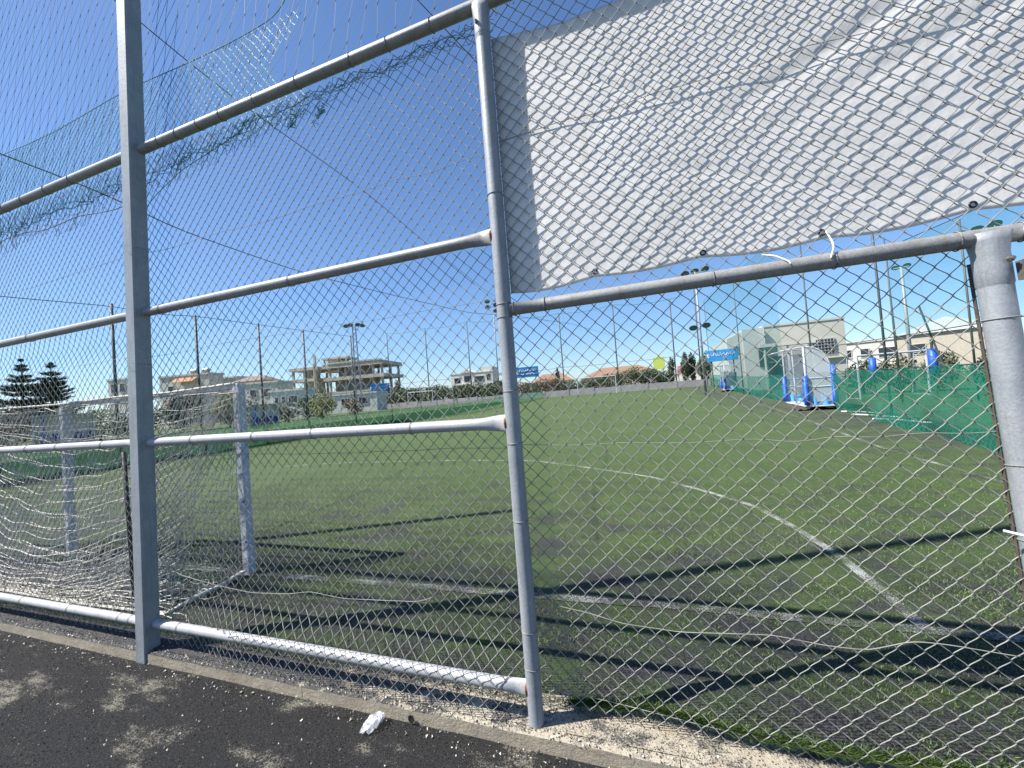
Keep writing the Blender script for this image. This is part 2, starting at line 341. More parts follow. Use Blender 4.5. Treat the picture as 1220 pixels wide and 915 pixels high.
# ================================================================ SETTING
def terrain_z(x, y):
    if y < 1.9: return -0.30
    if x < -18.95 and y > 3: return 0.72
    if y > 60.5: return 0.72
    return -0.15
xs = [-2500, -600, -150, -60, -30, -18.96, -18.90, -10, 0, 9.5, 12, 40, 150, 600, 2500]
ys = [-600, -60, -10, 1.85, 1.95, 3.0, 3.1, 10, 30, 60.4, 60.6, 80, 150, 500, 1500, 4500]
b = MB(); b.add([(x, y, terrain_z(x, y)) for y in ys for x in xs], [(j*len(xs)+i, j*len(xs)+i+1, (j+1)*len(xs)+i+1, (j+1)*len(xs)+i) for j in range(len(ys)-1) for i in range(len(xs)-1)])
tag(b.build('ground', earth), kind='structure')
# crumb-covered concrete apron on our side of the kerb
b = MB(); nx_, ny_ = 90, 40
def apron(u, v):
    x = -14+28*u; y = -9+10.785*v
    return (x, y, -0.072+0.010*(float(vnoise(x*2.1, y*2.3, 3))-0.5)-(0.0 if v < 1 else 0.004))
b.grid(apron, nx_, ny_); tag(b.build('apron', groundmat, smooth=True), kind='structure')
# kerb with a notch for the square post and a drain hole in its face
kerb = thing('kerb', 'weathered low concrete kerb under the fence', 'kerb'); del kerb['label'], kerb['category']; kerb['kind'] = 'structure'
def kerb_piece(x0, x1, hole=None):
    b = MB(); n = max(2, int((x1-x0)/0.06)); V = []
    for i in range(n+1):
        x = x0+(x1-x0)*i/n
        jit = 0.010*(float(fbm(x*6, 1.3, 5))-0.5); jz = 0.012*(float(fbm(x*9, 4.1, 8))-0.5)
        yf = 1.782+jit; zt = 0.0+jz
        V += [(x, yf, -0.16), (x, yf+0.004, zt-0.010), (x, yf+0.016, zt), (x, 1.825, zt+0.002), (x, 1.825, -0.16)]
    F = []
    for i in range(n):
        for k in range(4): F.append((i*5+k, (i+1)*5+k, (i+1)*5+k+1, i*5+k+1))
    F += [(0, 1, 2, 3, 4), tuple(n*5+k for k in (4, 3, 2, 1, 0))]
    b.add(V, F); return b, n
for x0, x1 in ((-14, -8.87), (-8.73, -3.575), (-3.445, -2.05), (-2.045, 0.0), (0.004, 1.9), (1.904, 8)):
    b, n = kerb_piece(x0, x1); o = b.build('kerb_stone', [kerbmat, stripmat], kerb)
    for i in range(n): o.data.polygons[i*4+2].material_index = 1; o.data.polygons[i*4+1].material_index = 1
b = MB(); b.add([(-1.30+0.020*math.cos(a), 1.772, -0.044+0.022*math.sin(a)) for a in np.linspace(0, 2*math.pi, 12, endpoint=False)]+[(-1.30, 1.776, -0.044)], [(i, (i+1) % 12, 12) for i in range(12)])
b.build('drain_hole', pm('hole dark', (0.006, 0.006, 0.006), rough=1.0), kerb)
b = MB()
def stripf(u, v):
    x = -14+22*u; y = 1.825+0.34*v
    return (x, y, 0.003-0.010*v+0.018*(float(fbm(x*5, y*7, 2))-0.5)*(0.3+v))
b.grid(stripf, 260, 8); tag(b.build('concrete_strip', stripmat, smooth=True), kind='structure')
# pitch
def edge_y(x): return 1.945+0.05*float(fbm(x*1.7, 0.5, 21))+(0.05*math.exp(-((x+0.15)/0.35)**2))
pitch_y = list(np.linspace(0, 1, 6))+list(np.linspace(1.3, 8, 22))+list(np.linspace(9, 33, 18))+list(np.linspace(34, 58.3, 14))
xs = list(np.linspace(-18.88, -7, 12))+list(np.linspace(-6.8, 4, 110))+list(np.linspace(4.4, 9.6, 12))
V = []; F = []
for k, dy in enumerate(pitch_y):
    for x in xs:
        y = edge_y(x)*(1 if dy < 6 else 0)+(0 if dy < 6 else 1.99)+dy
        z = float(gz(y))+0.012
        if dy < 2: z += 0.012*(float(fbm(x*3, y*3, 31))-0.4)
        if k == 0: z = -0.02
        elif k == 1: z += 0.012
        V.append((x, y, z))
n = len(xs)
F = [(j*n+i, j*n+i+1, (j+1)*n+i+1, (j+1)*n+i) for j in range(len(pitch_y)-1) for i in range(n-1)]
b = MB(); b.add(V, F); pitch = tag(b.build('pitch', turf, smooth=True), kind='structure')
def line_strip(name, pts, wd):
    P = np.array(pts, float); T = np.gradient(P, axis=0); T /= np.linalg.norm(T, axis=1, keepdims=True)
    Nn = np.stack([-T[:, 1], T[:, 0]], 1); b = MB(); V = []
    for p, q in zip(P, Nn):
        for s in (-.5, .5):
            x, y = p+q*wd*s; V.append((x, y, float(gz(y))+0.012+(0.012*(float(fbm(x*3, y*3, 31))-0.4) if y < 4 else 0)+0.005))
    b.add(V, [(2*i, 2*i+1, 2*i+3, 2*i+2) for i in range(len(P)-1)]); return b.build(name, turfline2 if name == 'area_line' else turfline if name == 'goal_line' else turfline3, pitch)
def spl(pts, n):
    P = np.array(pts, float); t = np.concatenate([[0], np.cumsum(np.linalg.norm(np.diff(P, axis=0), axis=1))]); s = np.linspace(0, t[-1], n)
    Q = np.stack([np.interp(s, t, P[:, k]) for k in range(P.shape[1])], 1)
    for _ in range(3): Q[1:-1] = (Q[:-2]+2*Q[1:-1]+Q[2:])/4
    return Q
GOAL_LINE = spl([(-18, 2.9), (-8, 2.92), (-4, 2.9), (-2.1, 2.95), (0, 3.01), (1.7, 3.0), (4.1, 3.0)], 160)
ARC = spl([(-12.4, 3.0), (-12.35, 5), (-11.6, 7.4), (-10.4, 8.8), (-8.6, 9.15), (-6, 9.2), (-4.4, 9.15), (-2.54, 8.84), (-1.26, 7.99), (-0.01, 7.07), (0.74, 6.07), (1.12, 5.47), (1.32, 4.71), (1.42, 4.06), (1.45, 3.49), (1.45, 3.0)], 220)
line_strip('goal_line', GOAL_LINE, 0.085); line_strip('area_line', ARC, 0.075)
line_strip('touch_line', spl([(4.1, 2.95), (4.12, 6.7), (4.16, 9.4), (4.9, 16), (6.2, 30), (6.9, 59)], 160), 0.075)
line_strip('halfway_line', spl([(-17.5, 31), (5.9, 31)], 40), 0.08)
b = MB(); b.add([(-60, 8, 0.735), (-19.1, 8, 0.735), (-19.1, 59.5, 0.735), (-60, 59.5, 0.735)], [(0, 1, 2, 3)]); tag(b.build('side_pitch', turf), kind='structure')
b = MB(); b.add([(9.7, 4, 0.0), (45, 4, 0.0), (45, 59, 0.0), (9.7, 59, 0.0)], [(0, 1, 2, 3)]); tag(b.build('neighbour_pitch', turf), kind='structure')

# grass pile: blades of the carpet near the fence, fading out with distance
def blades(n, xr, yr, hmin, hmax, wd, thr, edge=False):
    x = rng.uniform(*xr, n); y = rng.uniform(*yr, n)
    if edge: 
        x = np.sort(x); y = np.array([edge_y(v) for v in x])+np.abs(rng.normal(0, 0.018, n))-0.012
    f = fbm(x*1.35, y*2.0, 31)*0.5+fbm(x*8, y*8, 4)*0.5
    lim = thr-0.15*np.clip((y-2)/8, 0, 1) if not edge else 0.1+0*x
    m = (f > lim+rng.normal(0, 0.03, n)) & (rng.random(n) < (np.clip(1.15-(y-4.4)/5.2, 0, 1) if not edge else 1)); x = x[m]; y = y[m]; n = len(x)
    z = gz(y)+0.010+np.where(y < 4, 0.012*(fbm(x*3, y*3, 31)-0.4), 0)+(0.012 if edge else 0)
    h = rng.uniform(hmin, hmax, n); a = rng.uniform(0, 2*math.pi, n); l = rng.normal(0, 0.55, (n, 2))*h[:, None]
    if edge: l[:, 1] -= h*0.75
    base = np.stack([x, y, z], 1); dx = np.stack([np.cos(a)*wd, np.sin(a)*wd, 0*a], 1)
    tip = base+np.stack([l[:, 0], l[:, 1], h], 1)
    return np.stack([base-dx, base+dx, tip], 1)
T = np.concatenate([blades(150000, (-7.5, 3.6), (1.99, 4.4), 0.008, 0.021, 0.0028, 0.50), blades(110000, (-8, 5), (4.4, 9.5), 0.008, 0.019, 0.0042, 0.47),
                    blades(34000, (-0.5, 3.0), (0, 1), 0.022, 0.050, 0.0024, 0, True), blades(5000, (-6, -0.5), (0, 1), 0.012, 0.028, 0.002, 0, True)])
bladeleaf = leafmat('turf fibre', (0.034, 0.075, 0.014), (0.075, 0.135, 0.026), (0.15, 0.21, 0.06))
o = npobj('turf_fibre', T.reshape(-1, 3), np.arange(len(T)*3).reshape(-1, 3), bladeleaf); tag(o, 'green plastic fibres of the worn turf pile', 'grass', kind='stuff')
# rubber crumb and pale chips lying loose
def chips(n, xr, yr, zf, s0, s1):
    x = rng.uniform(*xr, n); y = rng.uniform(*yr, n); s = rng.uniform(s0, s1, n); V = []; F = []
    z = np.array([zf(a, c) for a, c in zip(x, y)])
    t = rng.normal(0, 1, (n, 4, 3)); t /= np.linalg.norm(t, axis=2, keepdims=True)
    Vv = np.stack([x, y, z+s*0.35], 1)[:, None]+t*s[:, None, None]; q = np.arange(n)[:, None, None]*4
    Ff = q+np.array([[0, 1, 2], [0, 2, 3], [0, 3, 1], [1, 3, 2]])[None]
    return Vv.reshape(-1, 3), Ff.reshape(-1, 3)
crumbmat = leafmat('rubber crumb', (0.012, 0.012, 0.012), (0.03, 0.03, 0.03), (0.07, 0.07, 0.07))
chipmat = leafmat('pale chip', (0.30, 0.27, 0.21), (0.45, 0.41, 0.33), (0.60, 0.57, 0.50))
zs = lambda x, y: 0.003-0.010*(y-1.825)/0.34+0.018*(float(fbm(x*5, y*7, 2))-0.5)*(0.3+(y-1.825)/0.34)
za = lambda x, y: -0.070
V1, F1 = chips(22000, (-6, 1.6), (1.80, 2.04), zs, 0.0015, 0.005); V2, F2 = chips(30000, (-6, 1.5), (0.9, 1.778), za, 0.0015, 0.0045)
tag(npobj('rubber_crumb', np.concatenate([V1, V2]), np.concatenate([F1, F2+len(V1)]), crumbmat), 'loose black rubber crumb along the kerb', 'rubber crumb', kind='stuff')
V1, F1 = chips(700, (-6, 1.5), (1.0, 1.778), za, 0.002, 0.008); V2, F2 = chips(900, (-6, 1.6), (1.80, 2.0), zs, 0.002, 0.007)
V3, F3 = chips(1500, (-6, 1.6), (1.784, 1.822), lambda x, y: 0.0, 0.002, 0.009); V4, F4 = chips(500, (-6, 1.6), (1.70, 1.778), za, 0.002, 0.010)
V1, F1 = np.concatenate([V1, V3, V4]), np.concatenate([F1, F3+len(V1), F4+len(V1)+len(V3)])
tag(npobj('stone_chips', np.concatenate([V1, V2]), np.concatenate([F1, F2+len(V1)]), chipmat), 'pale chips of broken concrete along the kerb', 'gravel', kind='stuff')

# ================================================================ FENCE
FY = 1.85; FX0 = -11.0
fence = thing('perimeter_fence', 'tall galvanised pipe and chain link fence standing on the kerb', 'fence', (0, 0, 0))
def lean(z): return 0.036*z        # the square posts lean a little to the right
def square_post(xb, ztop):
    h = 0.05; b = MB(); lev = np.linspace(-0.10, ztop, 16); V = []
    for z in lev:
        cx = xb+lean(z)
        c = 0.006
        for dx, dy in ((-h+c, -h), (h-c, -h), (h, -h+c), (h, h-c), (h-c, h), (-h+c, h), (-h, h-c), (-h, -h+c)): V.append((cx+dx, FY-0.025+dy, z))
    F = [(i*8+k, i*8+(k+1) % 8, (i+1)*8+(k+1) % 8, (i+1)*8+k) for i in range(15) for k in range(8)]+[tuple(15*8+k for k in range(8))]
    b.add(V, F); o = b.build('post', galv, fence); o['label'] = 'thick square galvanised post'; return o
PX = [-8.86, -3.51]
for x in PX: square_post(x, 9.6)
square_post(6.6, 9.6)
def pipe(x0, x1, z, r, mat, flat=False, sag=0.0, flat0=False, name='rail'):
    b = MB(); n = 40; P = []; V = []; k = 16
    for i in range(n+1):
        u = i/n; x = x0+(x1-x0)*u; zz = z-sag*4*u*(1-u); d = (x1-x) if flat else 9
        if flat0: d = min(d, x-x0)
        f = max(0.0, 1-d/0.16); f = f*f*(3-2*f)
        ry, rz = r*(1-0.72*f), r*(1+0.45*f)
        for j in range(k):
            a = 2*math.pi*j/k; V.append((x, FY+ry*math.cos(a), zz+rz*math.sin(a)))
    F = [(i*k+j, i*k+(j+1) % k, (i+1)*k+(j+1) % k, (i+1)*k+j) for i in range(n) for j in range(k)]+[tuple(range(k)), tuple(n*k+j for j in range(k))[::-1]]
    b.add(V, F); o = b.build(name, mat, fence, smooth=True)
    o.data.polygons[-1].use_smooth = o.data.polygons[-2].use_smooth = False; return o
segs = [(FX0, PX[0]), (PX[0], PX[1]), (PX[1], -0.64)]
def pxz(p, z): return p+lean(z)
for a, c in segs:
    for z, mat, sag in ((2.40, galv2, 0.0), (1.46, whitepipe, 0.0), (0.165, whitepipe, 0.0)):
        e1 = (pxz(c, z)-0.052) if c != -0.64 else -0.64-0.030
        e0 = pxz(a, z)+0.052 if a != FX0 else FX0
        pipe(e0, e1, z, 0.030, mat, flat=(c == -0.64), sag=sag)
    e1 = (pxz(c, 3.59)-0.052) if c != -0.64 else 6.5
    pipe(pxz(a, 3.59)+0.052 if a != FX0 else FX0, e1, 3.59, 0.032, galv2, sag=0.0)
pipe(-0.605, 6.5, 2.02, 0.031, galv2, flat0=False)
# weld stains at the flattened ends
for z in (2.40, 1.46, 0.165):
    b = MB(); b.ring((-0.674, FY, z), (1, 0, 0), 0.028, 0.006, 12, 5); b.build('weld', rust, fence)
def round_post(x, z0, z1, r, saddle, mat, ln_=0.0):
    b = MB(); k = 24; lev = [z0, 0.4, 0.9, 1.4, z1-0.5, z1-0.19, z1-0.185, z1-0.18, z1-0.12, z1-0.07, z1-0.03, z1] if saddle else [z0, 0.5, 1, z1]
    V = []
    for z in lev:
        f = 0.0
        if saddle: f = max(0, 1-(z1-z)/0.09); f = f*f
        rr = r*(1.0 if not saddle or z < z1-0.183 else 1.06)
        for j in range(k):
            a = 2*math.pi*j/k; V.append((x+ln_*(z1-z)+rr*math.cos(a)*(1+0.45*f), FY+rr*math.sin(a)*(1-0.05*f), z))
    n = len(lev)
    F = [(i*k+j, i*k+(j+1) % k, (i+1)*k+(j+1) % k, (i+1)*k+j) for i in range(n-1) for j in range(k)]+[tuple((n-1)*k+j for j in range(k))]
    b.add(V, F); p = b.build('post', mat, fence, smooth=True)
    return p
p2 = round_post(-0.64, -0.01, 3.585, 0.0375, True, galv); p2['label'] = 'round galvanised post with saddle joint under top rail'
p3 = round_post(1.168, -0.02, 2.03, 0.0435, True, galv, 0.043); p3['label'] = 'thicker round post beside the gate'
round_post(3.9, -0.02, 3.585, 0.046, True, galv)
for x, y, z, m in ((-0.655, FY-0.043, 3.475, galv2), (1.192, FY-0.050, 1.925, tiemat)):
    b = MB(); b.tube([(x, y+0.01, z), (x, y-0.004, z)], 0.010, 6); b.tube([(x, y+0.0, z), (x, y-0.012, z)], 0.006, 6); b.build('bolt', m, fence)
# tie wires round rails and posts
for z, xsx in ((3.59, [-5.2, -4.9, -4.55, -4.2, -3.12, -2.93, -2.72, -2.5, -2.2, -1.85, -1.45, -1.2, -0.92, 0.1, 0.6]), (2.40, [-4.9, -3.2, -2.0]), (1.46, [-5.0, -4.55, -3.95, -2.95, -2.38, -1.9, -1.22]), (0.165, [-5.2, -4.5, -3.85, -3.72, -3.2]), (2.02, [-0.43, -0.585, 0.30, 0.72, 1.085, 1.255])):
    for x in xsx:
        b = MB(); b.ring((x, FY, z), (1, random.uniform(-.12, .12), random.uniform(-.15, .15)), 0.034, 0.0022, 16, 4); b.build('tie_wire', tiemat if z > 1 else wiremat, fence)
for x, r, zz in ((-0.64, 0.0385, (0.27, 0.45, 0.98, 1.36, 1.62, 1.98, 2.05, 2.6, 3.42)), (1.168, 0.045, (1.22, 0.96, 1.73))):
    for z in zz:
        b = MB(); b.ring((x+(0.043*(2.03-z) if x > 0 else 0), FY, z), (random.uniform(-.1, .1), random.uniform(-.1, .1), 1), r+0.0005, 0.0018, 20, 4); b.build('tie_wire', tiemat if r < .04 else wiremat, fence)
for z in (2.03, 2.86):
    b = MB(); b.ring((PX[1]+lean(z), FY-0.028, z), (0.1, 0.05, 1), 0.072, 0.0012, 20, 4); b.build('tie_wire', wiremat, fence)

# chain link fabric
CW = 0.0755
def fabric(name, x0, x1, z0, z1, warp, r, ph=0.0):
    nw = int((x1-x0)/(CW/2)); nl = int((z1-z0)/(CW/2))+1
    def fm(I, J):
        x = x0+I*CW/2+ph; z = z0+J*CW/2
        return np.stack(warp(x, z), -1)
    V, F = zigzag(nw, nl, fm, r, sides=5, sub=4 if r > 0.002 else 3)
    return npobj(name, V, F, wiremat, fence, True)
def ss(a, b_, x): t = np.clip((x-a)/(b_-a), 0, 1); return t*t*(3-2*t)
def warpA(x, z):
    y = 1.893+0.012*(fbm(x*1.6, z*1.8, 40)-0.5)
    # the lower hem comes forward over the bottom rail
    fr = ss(0.42, 0.20, z)*ss(-3.2, -2.5, x)*ss(-0.66, -0.85, x)
    y = y*(1-fr)+fr*1.806
    dz = 0.012*(fbm(x*0.9, z*1.1, 41)-0.5)-0.03*fr*0
    dx = 0.012*(fbm(x*1.1+9, z*0.8, 42)-0.5)
    return x+dx, y, z+dz
def warpL(x, z):
    y = 1.893+0.02*(fbm(x*1.6, z*1.8, 50)-0.5)
    # pushed out below the mid rail
    y = y+0.03*np.exp(-((z-2.25)/0.12)**2)
    return x+0.02*(fbm(x*1.0, z*0.8, 52)-0.5), y, z+0.02*(fbm(x*0.8, z*0.9, 51)-0.5)
def warpR(x, z):
    y = 1.889+0.004*ss(-0.6, -0.2, x)+0.008*(fbm(x*1.7, z*1.5, 60)-0.5)
    low = ss(0.75, 0.05, z)
    y = y+low*0.05*(0.4+fbm(x*2.2, z*1.3, 61))
    zz = z-0.05*low*np.sin((x+0.6)*1.6)-0.03*ss(-0.4, 1.2, x)*ss(1.9, 0.4, z)
    return x+0.03*low*(fbm(x*2, z*2, 62)-0.5)+0.043*np.clip(2.0-z, 0, 2)*ss(0.2, 1.15, x), y, zz
fabric('chain_link', -8.76, -3.50, 0.02, 3.58, warpL, 0.0017)
fabric('chain_link', -3.46, -0.63, 0.01, 3.58, warpA, 0.0019)
fabric('chain_link', -0.62, 1.16, 0.06, 3.62, warpR, 0.00201)
def warpR2(x, z): return x, 1.90+0.01*(fbm(x*1.7, z*1.5, 63)-0.5), z
fabric('chain_link', 1.18, 3.9, 2.05, 3.62, warpR2, 0.0021)
# line wires threaded through the fabric and a loose cord
def wire(name, pts, r, mat, parent=None, n=60, sides=5):
    b = MB(); P = spl(pts, n) if len(pts) > 2 else np.linspace(pts[0], pts[1], n); b.tube(P, r, sides); return b.build(name, mat, parent, smooth=True)
def wig(x0, x1, z, y=1.893, a=0.010, n=14, sd=0):
    return [(x0+(x1-x0)*i/n, y, z+a*(float(vnoise(i*0.9, sd, 70+sd))-0.5)*2) for i in range(n+1)]
wire('line_wire', wig(-8.8, -3.5, 2.85, a=0.03, sd=1), 0.0014, wiremat, fence); wire('line_wire', wig(-3.46, -0.64, 2.85, a=0.02, sd=2), 0.0014, wiremat, fence)
wire('line_wire', wig(-0.64, 1.2, 2.90, 1.896, 0.02, sd=3), 0.0016, wiremat, fence)
wire('line_wire', wig(-8.8, -3.5, 2.10, a=0.02, sd=4), 0.0013, wiremat, fence); wire('line_wire', wig(-3.46, -0.64, 2.09, sd=5), 0.0013, wiremat, fence)
wire('line_wire', wig(-3.46, -0.64, 1.335, a=0.012, sd=6), 0.0015, wiremat, fence); wire('line_wire', wig(-0.64, 1.22, 1.33, a=0.02, sd=7), 0.0016, wiremat, fence)
wire('line_wire', [(-0.56, 1.93, 0.12), (-0.25, 1.95, 0.085), (0.1, 1.955, 0.05), (0.4, 1.94, 0.04), (0.8, 1.95, 0.035), (1.15, 1.93, 0.05)], 0.002, wiremat, fence)
cordA = [(-3.40, 1.88, 0.60), (-3.22, 1.87, 0.52), (-2.84, 1.875, 0.47), (-2.53, 1.875, 0.45), (-2.21, 1.875, 0.47), (-2.04, 1.875, 0.50), (-1.79, 1.875, 0.48), (-1.27, 1.875, 0.51), (-1.19, 1.88, 0.54)]
tag(wire('loose_wire', cordA, 0.0020, wiremat, n=90), 'loose pale wire drooping low across the fence bay beside the goal', 'wire')
cordB = [(-0.60, 1.885, 0.63), (-0.51, 1.885, 0.56), (-0.35, 1.885, 0.54), (-0.2, 1.88, 0.51), (0.05, 1.88, 0.50), (0.4, 1.88, 0.53), (0.59, 1.88, 0.51), (0.72, 1.88, 0.51), (0.86, 1.885, 0.56), (0.96, 1.885, 0.56), (1.16, 1.89, 0.54)]
tag(wire('loose_wire', cordB, 0.0019, wiremat, n=90), 'loose pale wire drooping low between the round post and the gate post', 'wire')
# tension bar and clamps by the thick post
b = MB(); b.tube([(1.14, 1.895, 1.94), (1.222, 1.895, 0.05)], 0.006, 4); b.build('tension_bar', darkmetal, fence)
b = MB(); b.box(1.145, 1.215, 1.786, 1.800, 0.987, 1.001); b.tube([(1.15, 1.795, 0.995), (1.115, 1.83, 1.0)], 0.005, 6); b.build('clamp', whitepaint, fence)
# gate leaf beyond the thick post
gate = thing('gate', 'pale painted pipe gate leaf hung beside the thick round post', 'gate', (0.090, 0, 0)); gate.rotation_euler = (0, -0.043, 0)
def gpipe(pts, r, name='frame_tube'):
    b = MB(); b.tube(pts, r, 16); return b.build(name, whitepaint, gate, smooth=True)
gpipe([(1.262, 1.80, 0.03), (1.262, 1.80, 1.975)], 0.030); gpipe([(2.9, 1.80, 0.03), (2.9, 1.80, 1.975)], 0.030)
gpipe([(1.292, 1.80, 1.93), (2.87, 1.80, 1.93)], 0.024); gpipe([(1.292, 1.80, 0.08), (2.87, 1.80, 0.08)], 0.024); gpipe([(1.292, 1.80, 1.0), (2.87, 1.80, 1.0)], 0.02)
b = MB(); b.box(1.205, 1.245, 1.79, 1.82, 1.80, 1.865); b.build('hinge', tiemat, gate); b = MB(); b.box(1.205, 1.245, 1.79, 1.82, 0.30, 0.365); b.build('hinge', darkmetal, gate)
nw = int(1.55/(CW/2)); nl = int(1.8/(CW/2))
V, F = zigzag(nw, nl, lambda I, J: np.stack([1.30+I*CW/2, 1.83+0*I, 0.10+J*CW/2], -1), 0.002); npobj('chain_link', V, F, wiremat, gate)

# ================================================================ TARPAULIN
tarp = thing('banner', 'blank white tarpaulin tied behind the chain link above the rail', 'banner', (0, 0, 0))
nu, nv = 150, 84
def tz(u): 
    x = -0.614+3.0*u
    top = 3.455-0.05*np.clip((x+0.6)/0.35, 0, 1)+0.012*math.sin(x*3)+0.02*max(0, x)
    bot = 2.128+0.006*math.sin(x*5+1)+0.010*x-0.018*abs(math.sin((x+0.19)*math.pi/0.46))
    return x, bot, top
def tarpf(u, v):
    x, bot, top = tz(u); z = bot+(top-bot)*v
    y = 1.9005+0.007*max(0.0, min(1.0, (x+0.6)/0.5))+0.004*(float(fbm(x*1.1, z*1.2, 80))-0.4)+0.016*float(vnoise(x*1.3+0.4, z*0.9, 83))*max(0, x+0.3)
    # a few long soft folds running up to the right
    for zc, sl, am, wd_, xa in ((2.80, 0.42, 0.0075, 0.045, 1.0), (2.62, 0.34, 0.004, 0.05, 1.15), (2.95, -0.75, 0.005, 0.025, -0.2), (2.62, -0.62, 0.004, 0.022, 0.0), (2.40, -0.4, 0.003, 0.03, 0.5)):
        dd = z-zc-sl*(x-0.6); y += am*math.exp(-(dd/wd_)**2)*math.exp(-((x-xa)/0.5)**2)
    return (x, y, z)
b = MB(); b.grid(tarpf, nu, nv); o = b.build('sheet', tarpmat, tarp, smooth=True)
sm = o.modifiers.new('thick', 'SOLIDIFY'); sm.thickness = 0.0012
for x, z in ((-0.19, 2.152), (0.28, 2.155), (0.72, 2.155), (1.19, 2.165), (1.66, 2.17)):
    b = MB(); y = tarpf((x+0.614)/3.0, 0.02)[1]-0.002; b.ring((x, y, z), (0, 1, 0), 0.0105, 0.0035, 14, 5)
    e = b.build('eyelet', pm('dark eyelet', (0.05, 0.05, 0.06), rough=0.3, metal=0.7), tarp, smooth=True)
    b = MB(); b.tube([(x+0.009*math.cos(a), y+0.001, z+0.009*math.sin(a)) for a in np.linspace(0, 6.0, 3)], 0.001, 3)
tag(wire('tie_string', [(0.73, 1.91, 2.155), (0.735, 1.875, 2.10), (0.715, 1.82, 2.06), (0.70, 1.812, 2.02)], 0.0035, cordmat, n=24), 'white string tying the tarpaulin hem down to the rail', 'string')
tag(wire('cable_tie', [(0.50, 1.90, 2.10), (0.53, 1.85, 2.075), (0.565, 1.812, 2.035), (0.57, 1.81, 2.02)], 0.003, cordmat, n=24), 'short white cable tie sticking up from the rail under the tarpaulin', 'cable tie')

# ================================================================ NETS OVER THE FENCE
def bnet(I, J):
    z = 3.60+J*0.155; x = -10.6+I*0.058+(z-3.6)*0.58
    j = 0.018*(vnoise(I*0.7, J*0.8, 90)-0.5)
    loose = np.clip((x+3.4)/1.0, 0, 1)
    x = x+j*(1+2.0*loose)+0.20*loose*(fbm(x*1.3, z*1.1, 91)-0.5); z = z+0.03*(vnoise(I*0.6+3, J*0.7, 92)-0.5)*(1+2*loose)
    return np.stack([x, 1.90+0.05*(fbm(x*0.9, z*0.9, 93)-0.5)+0.02*(z-3.6), z], -1)
V, F = zigzag(190, 17, bnet, 0.0012, sides=3, knots=0.0035)
tag(npobj('ball_net', V, F, darknet), 'dark knotted ball net stretched above the top rail', 'net')
def gnet(I, J):
    x = -9.0+I*0.030; z = 3.47+J*0.034; 
    xr = -2.02+0.12*(vnoise(J*0.4, 2, 96)-0.5)
    xx = x+0.015*(vnoise(I*0.9, J*0.8, 94)-0.5)+0.06*(fbm(x*2, z*2, 99)-0.5)+(z-3.5)*0.15
    zz = z+0.03*(fbm(x*1.5, z, 95)-0.5)
    return np.stack([xx, 1.945+0.04*(fbm(x*1.3, z*1.6, 97)-0.5), zz], -1)
keep = lambda A, B: (A[..., 0] < -2.03+0.14*np.sin(A[..., 2]*11))&(A[..., 2] < 4.2)
V, F = zigzag(240, 22, gnet, 0.0015, keep, sides=3)
grn = thing('green_net', 'torn green net hemmed along the fence behind the top rail', 'net')
npobj('netting', V, F, tealmat, grn)['kind'] = 'stuff'
hem = [(-9, 1.95, 4.2)]+[(x, 1.95, 4.19+0.02*math.sin(x*3)) for x in np.linspace(-8.5, -2.1, 16)]+[(-2.0, 1.95, 4.26), (-1.93, 1.95, 4.40)]
wire('hem_rope', hem, 0.0028, tealmat, grn, n=120)
# gathered lower edge hanging in a tangle under the rail
def gath(I, J):
    x = -8.9+I*0.026
    depth = np.where(x < -3.5, 0.30, np.clip(0.30-0.12*(x+3.4), 0.07, 0.3))
    t = J/9.0
    z = 3.56-depth*t*(0.8+0.5*fbm(x*1.8, 1.0, 100))
    xx = x+0.05*(vnoise(I*0.8, J*0.9, 101)-0.5)+0.05*(fbm(x*3, t*2, 104)-0.5); zz = z+0.05*(vnoise(I*0.7+11, J*0.8, 102)-0.5)
    yy = 1.905+0.05*(vnoise(I*0.5, J*0.6, 103)-0.5)
    return np.stack([xx, yy, zz], -1)
V, F = zigzag(int(8.3/0.026), 10, gath, 0.0011, lambda A, B: (rng.random(A.shape[:2]) > 0.12), sides=3)
npobj('gathered_edge', V, F, [darknet], grn)['kind'] = 'stuff'
for k in range(5):
    pts = []
    for x in np.linspace(-8.8, -3.42 if k % 2 else -0.66, 60 if k % 2 else 90):
        dep = 0.25 if x < -3.5 else max(0.05, 0.27-0.115*(x+3.4))
        pts.append((x+0.03*random.uniform(-1, 1), 1.90+0.03*random.uniform(-1, 1), 3.55-dep*(0.1+0.85*float(fbm(x*1.3, k*3.1, 110)))+0.02*random.uniform(-1, 1)))
    b = MB(); b.tube(pts, 0.0016 if k < 3 else 0.0023, 4); b.build('tangled_strand', tealmat if k % 2 == 0 else darknet, grn)
lowhem = [(x, 1.90, 3.36-0.045*(x+5.46)+0.02*math.sin(x*7)) for x in np.linspace(-8.8, -3.5, 22)]
wire('lower_hem', lowhem, 0.0028, darknet, grn, n=120)
lowhem = [(-3.44, 1.91, 3.20), (-3.3, 1.91, 3.28), (-3.0, 1.91, 3.39), (-2.7, 1.91, 3.44), (-2.4, 1.91, 3.50)]
wire('lower_hem', lowhem, 0.0024, tealmat, grn, n=50)
# snagged clump of rope on the fence
for c, sx in (((-3.02, 1.90, 3.42), 0.2), ((-5.15, 1.91, 3.42), 0.22), ((-2.35, 1.9, 3.52), 0.2), ((-1.95, 1.9, 3.42), 0.1), ((-1.75, 1.9, 3.40), 0.1)):
    b = MB(); p = np.array(c); pts = []
    for k in range(46): pts.append(p+np.array([sx*(k/46-0.5), 0, 0.09*(k/46-0.5)])+rng.normal(0, 0.016, 3)*np.array([1.2, 0.6, 1]))
    b.tube(pts, 0.0019, 4); b.build('tangled_strand', tealmat, grn)

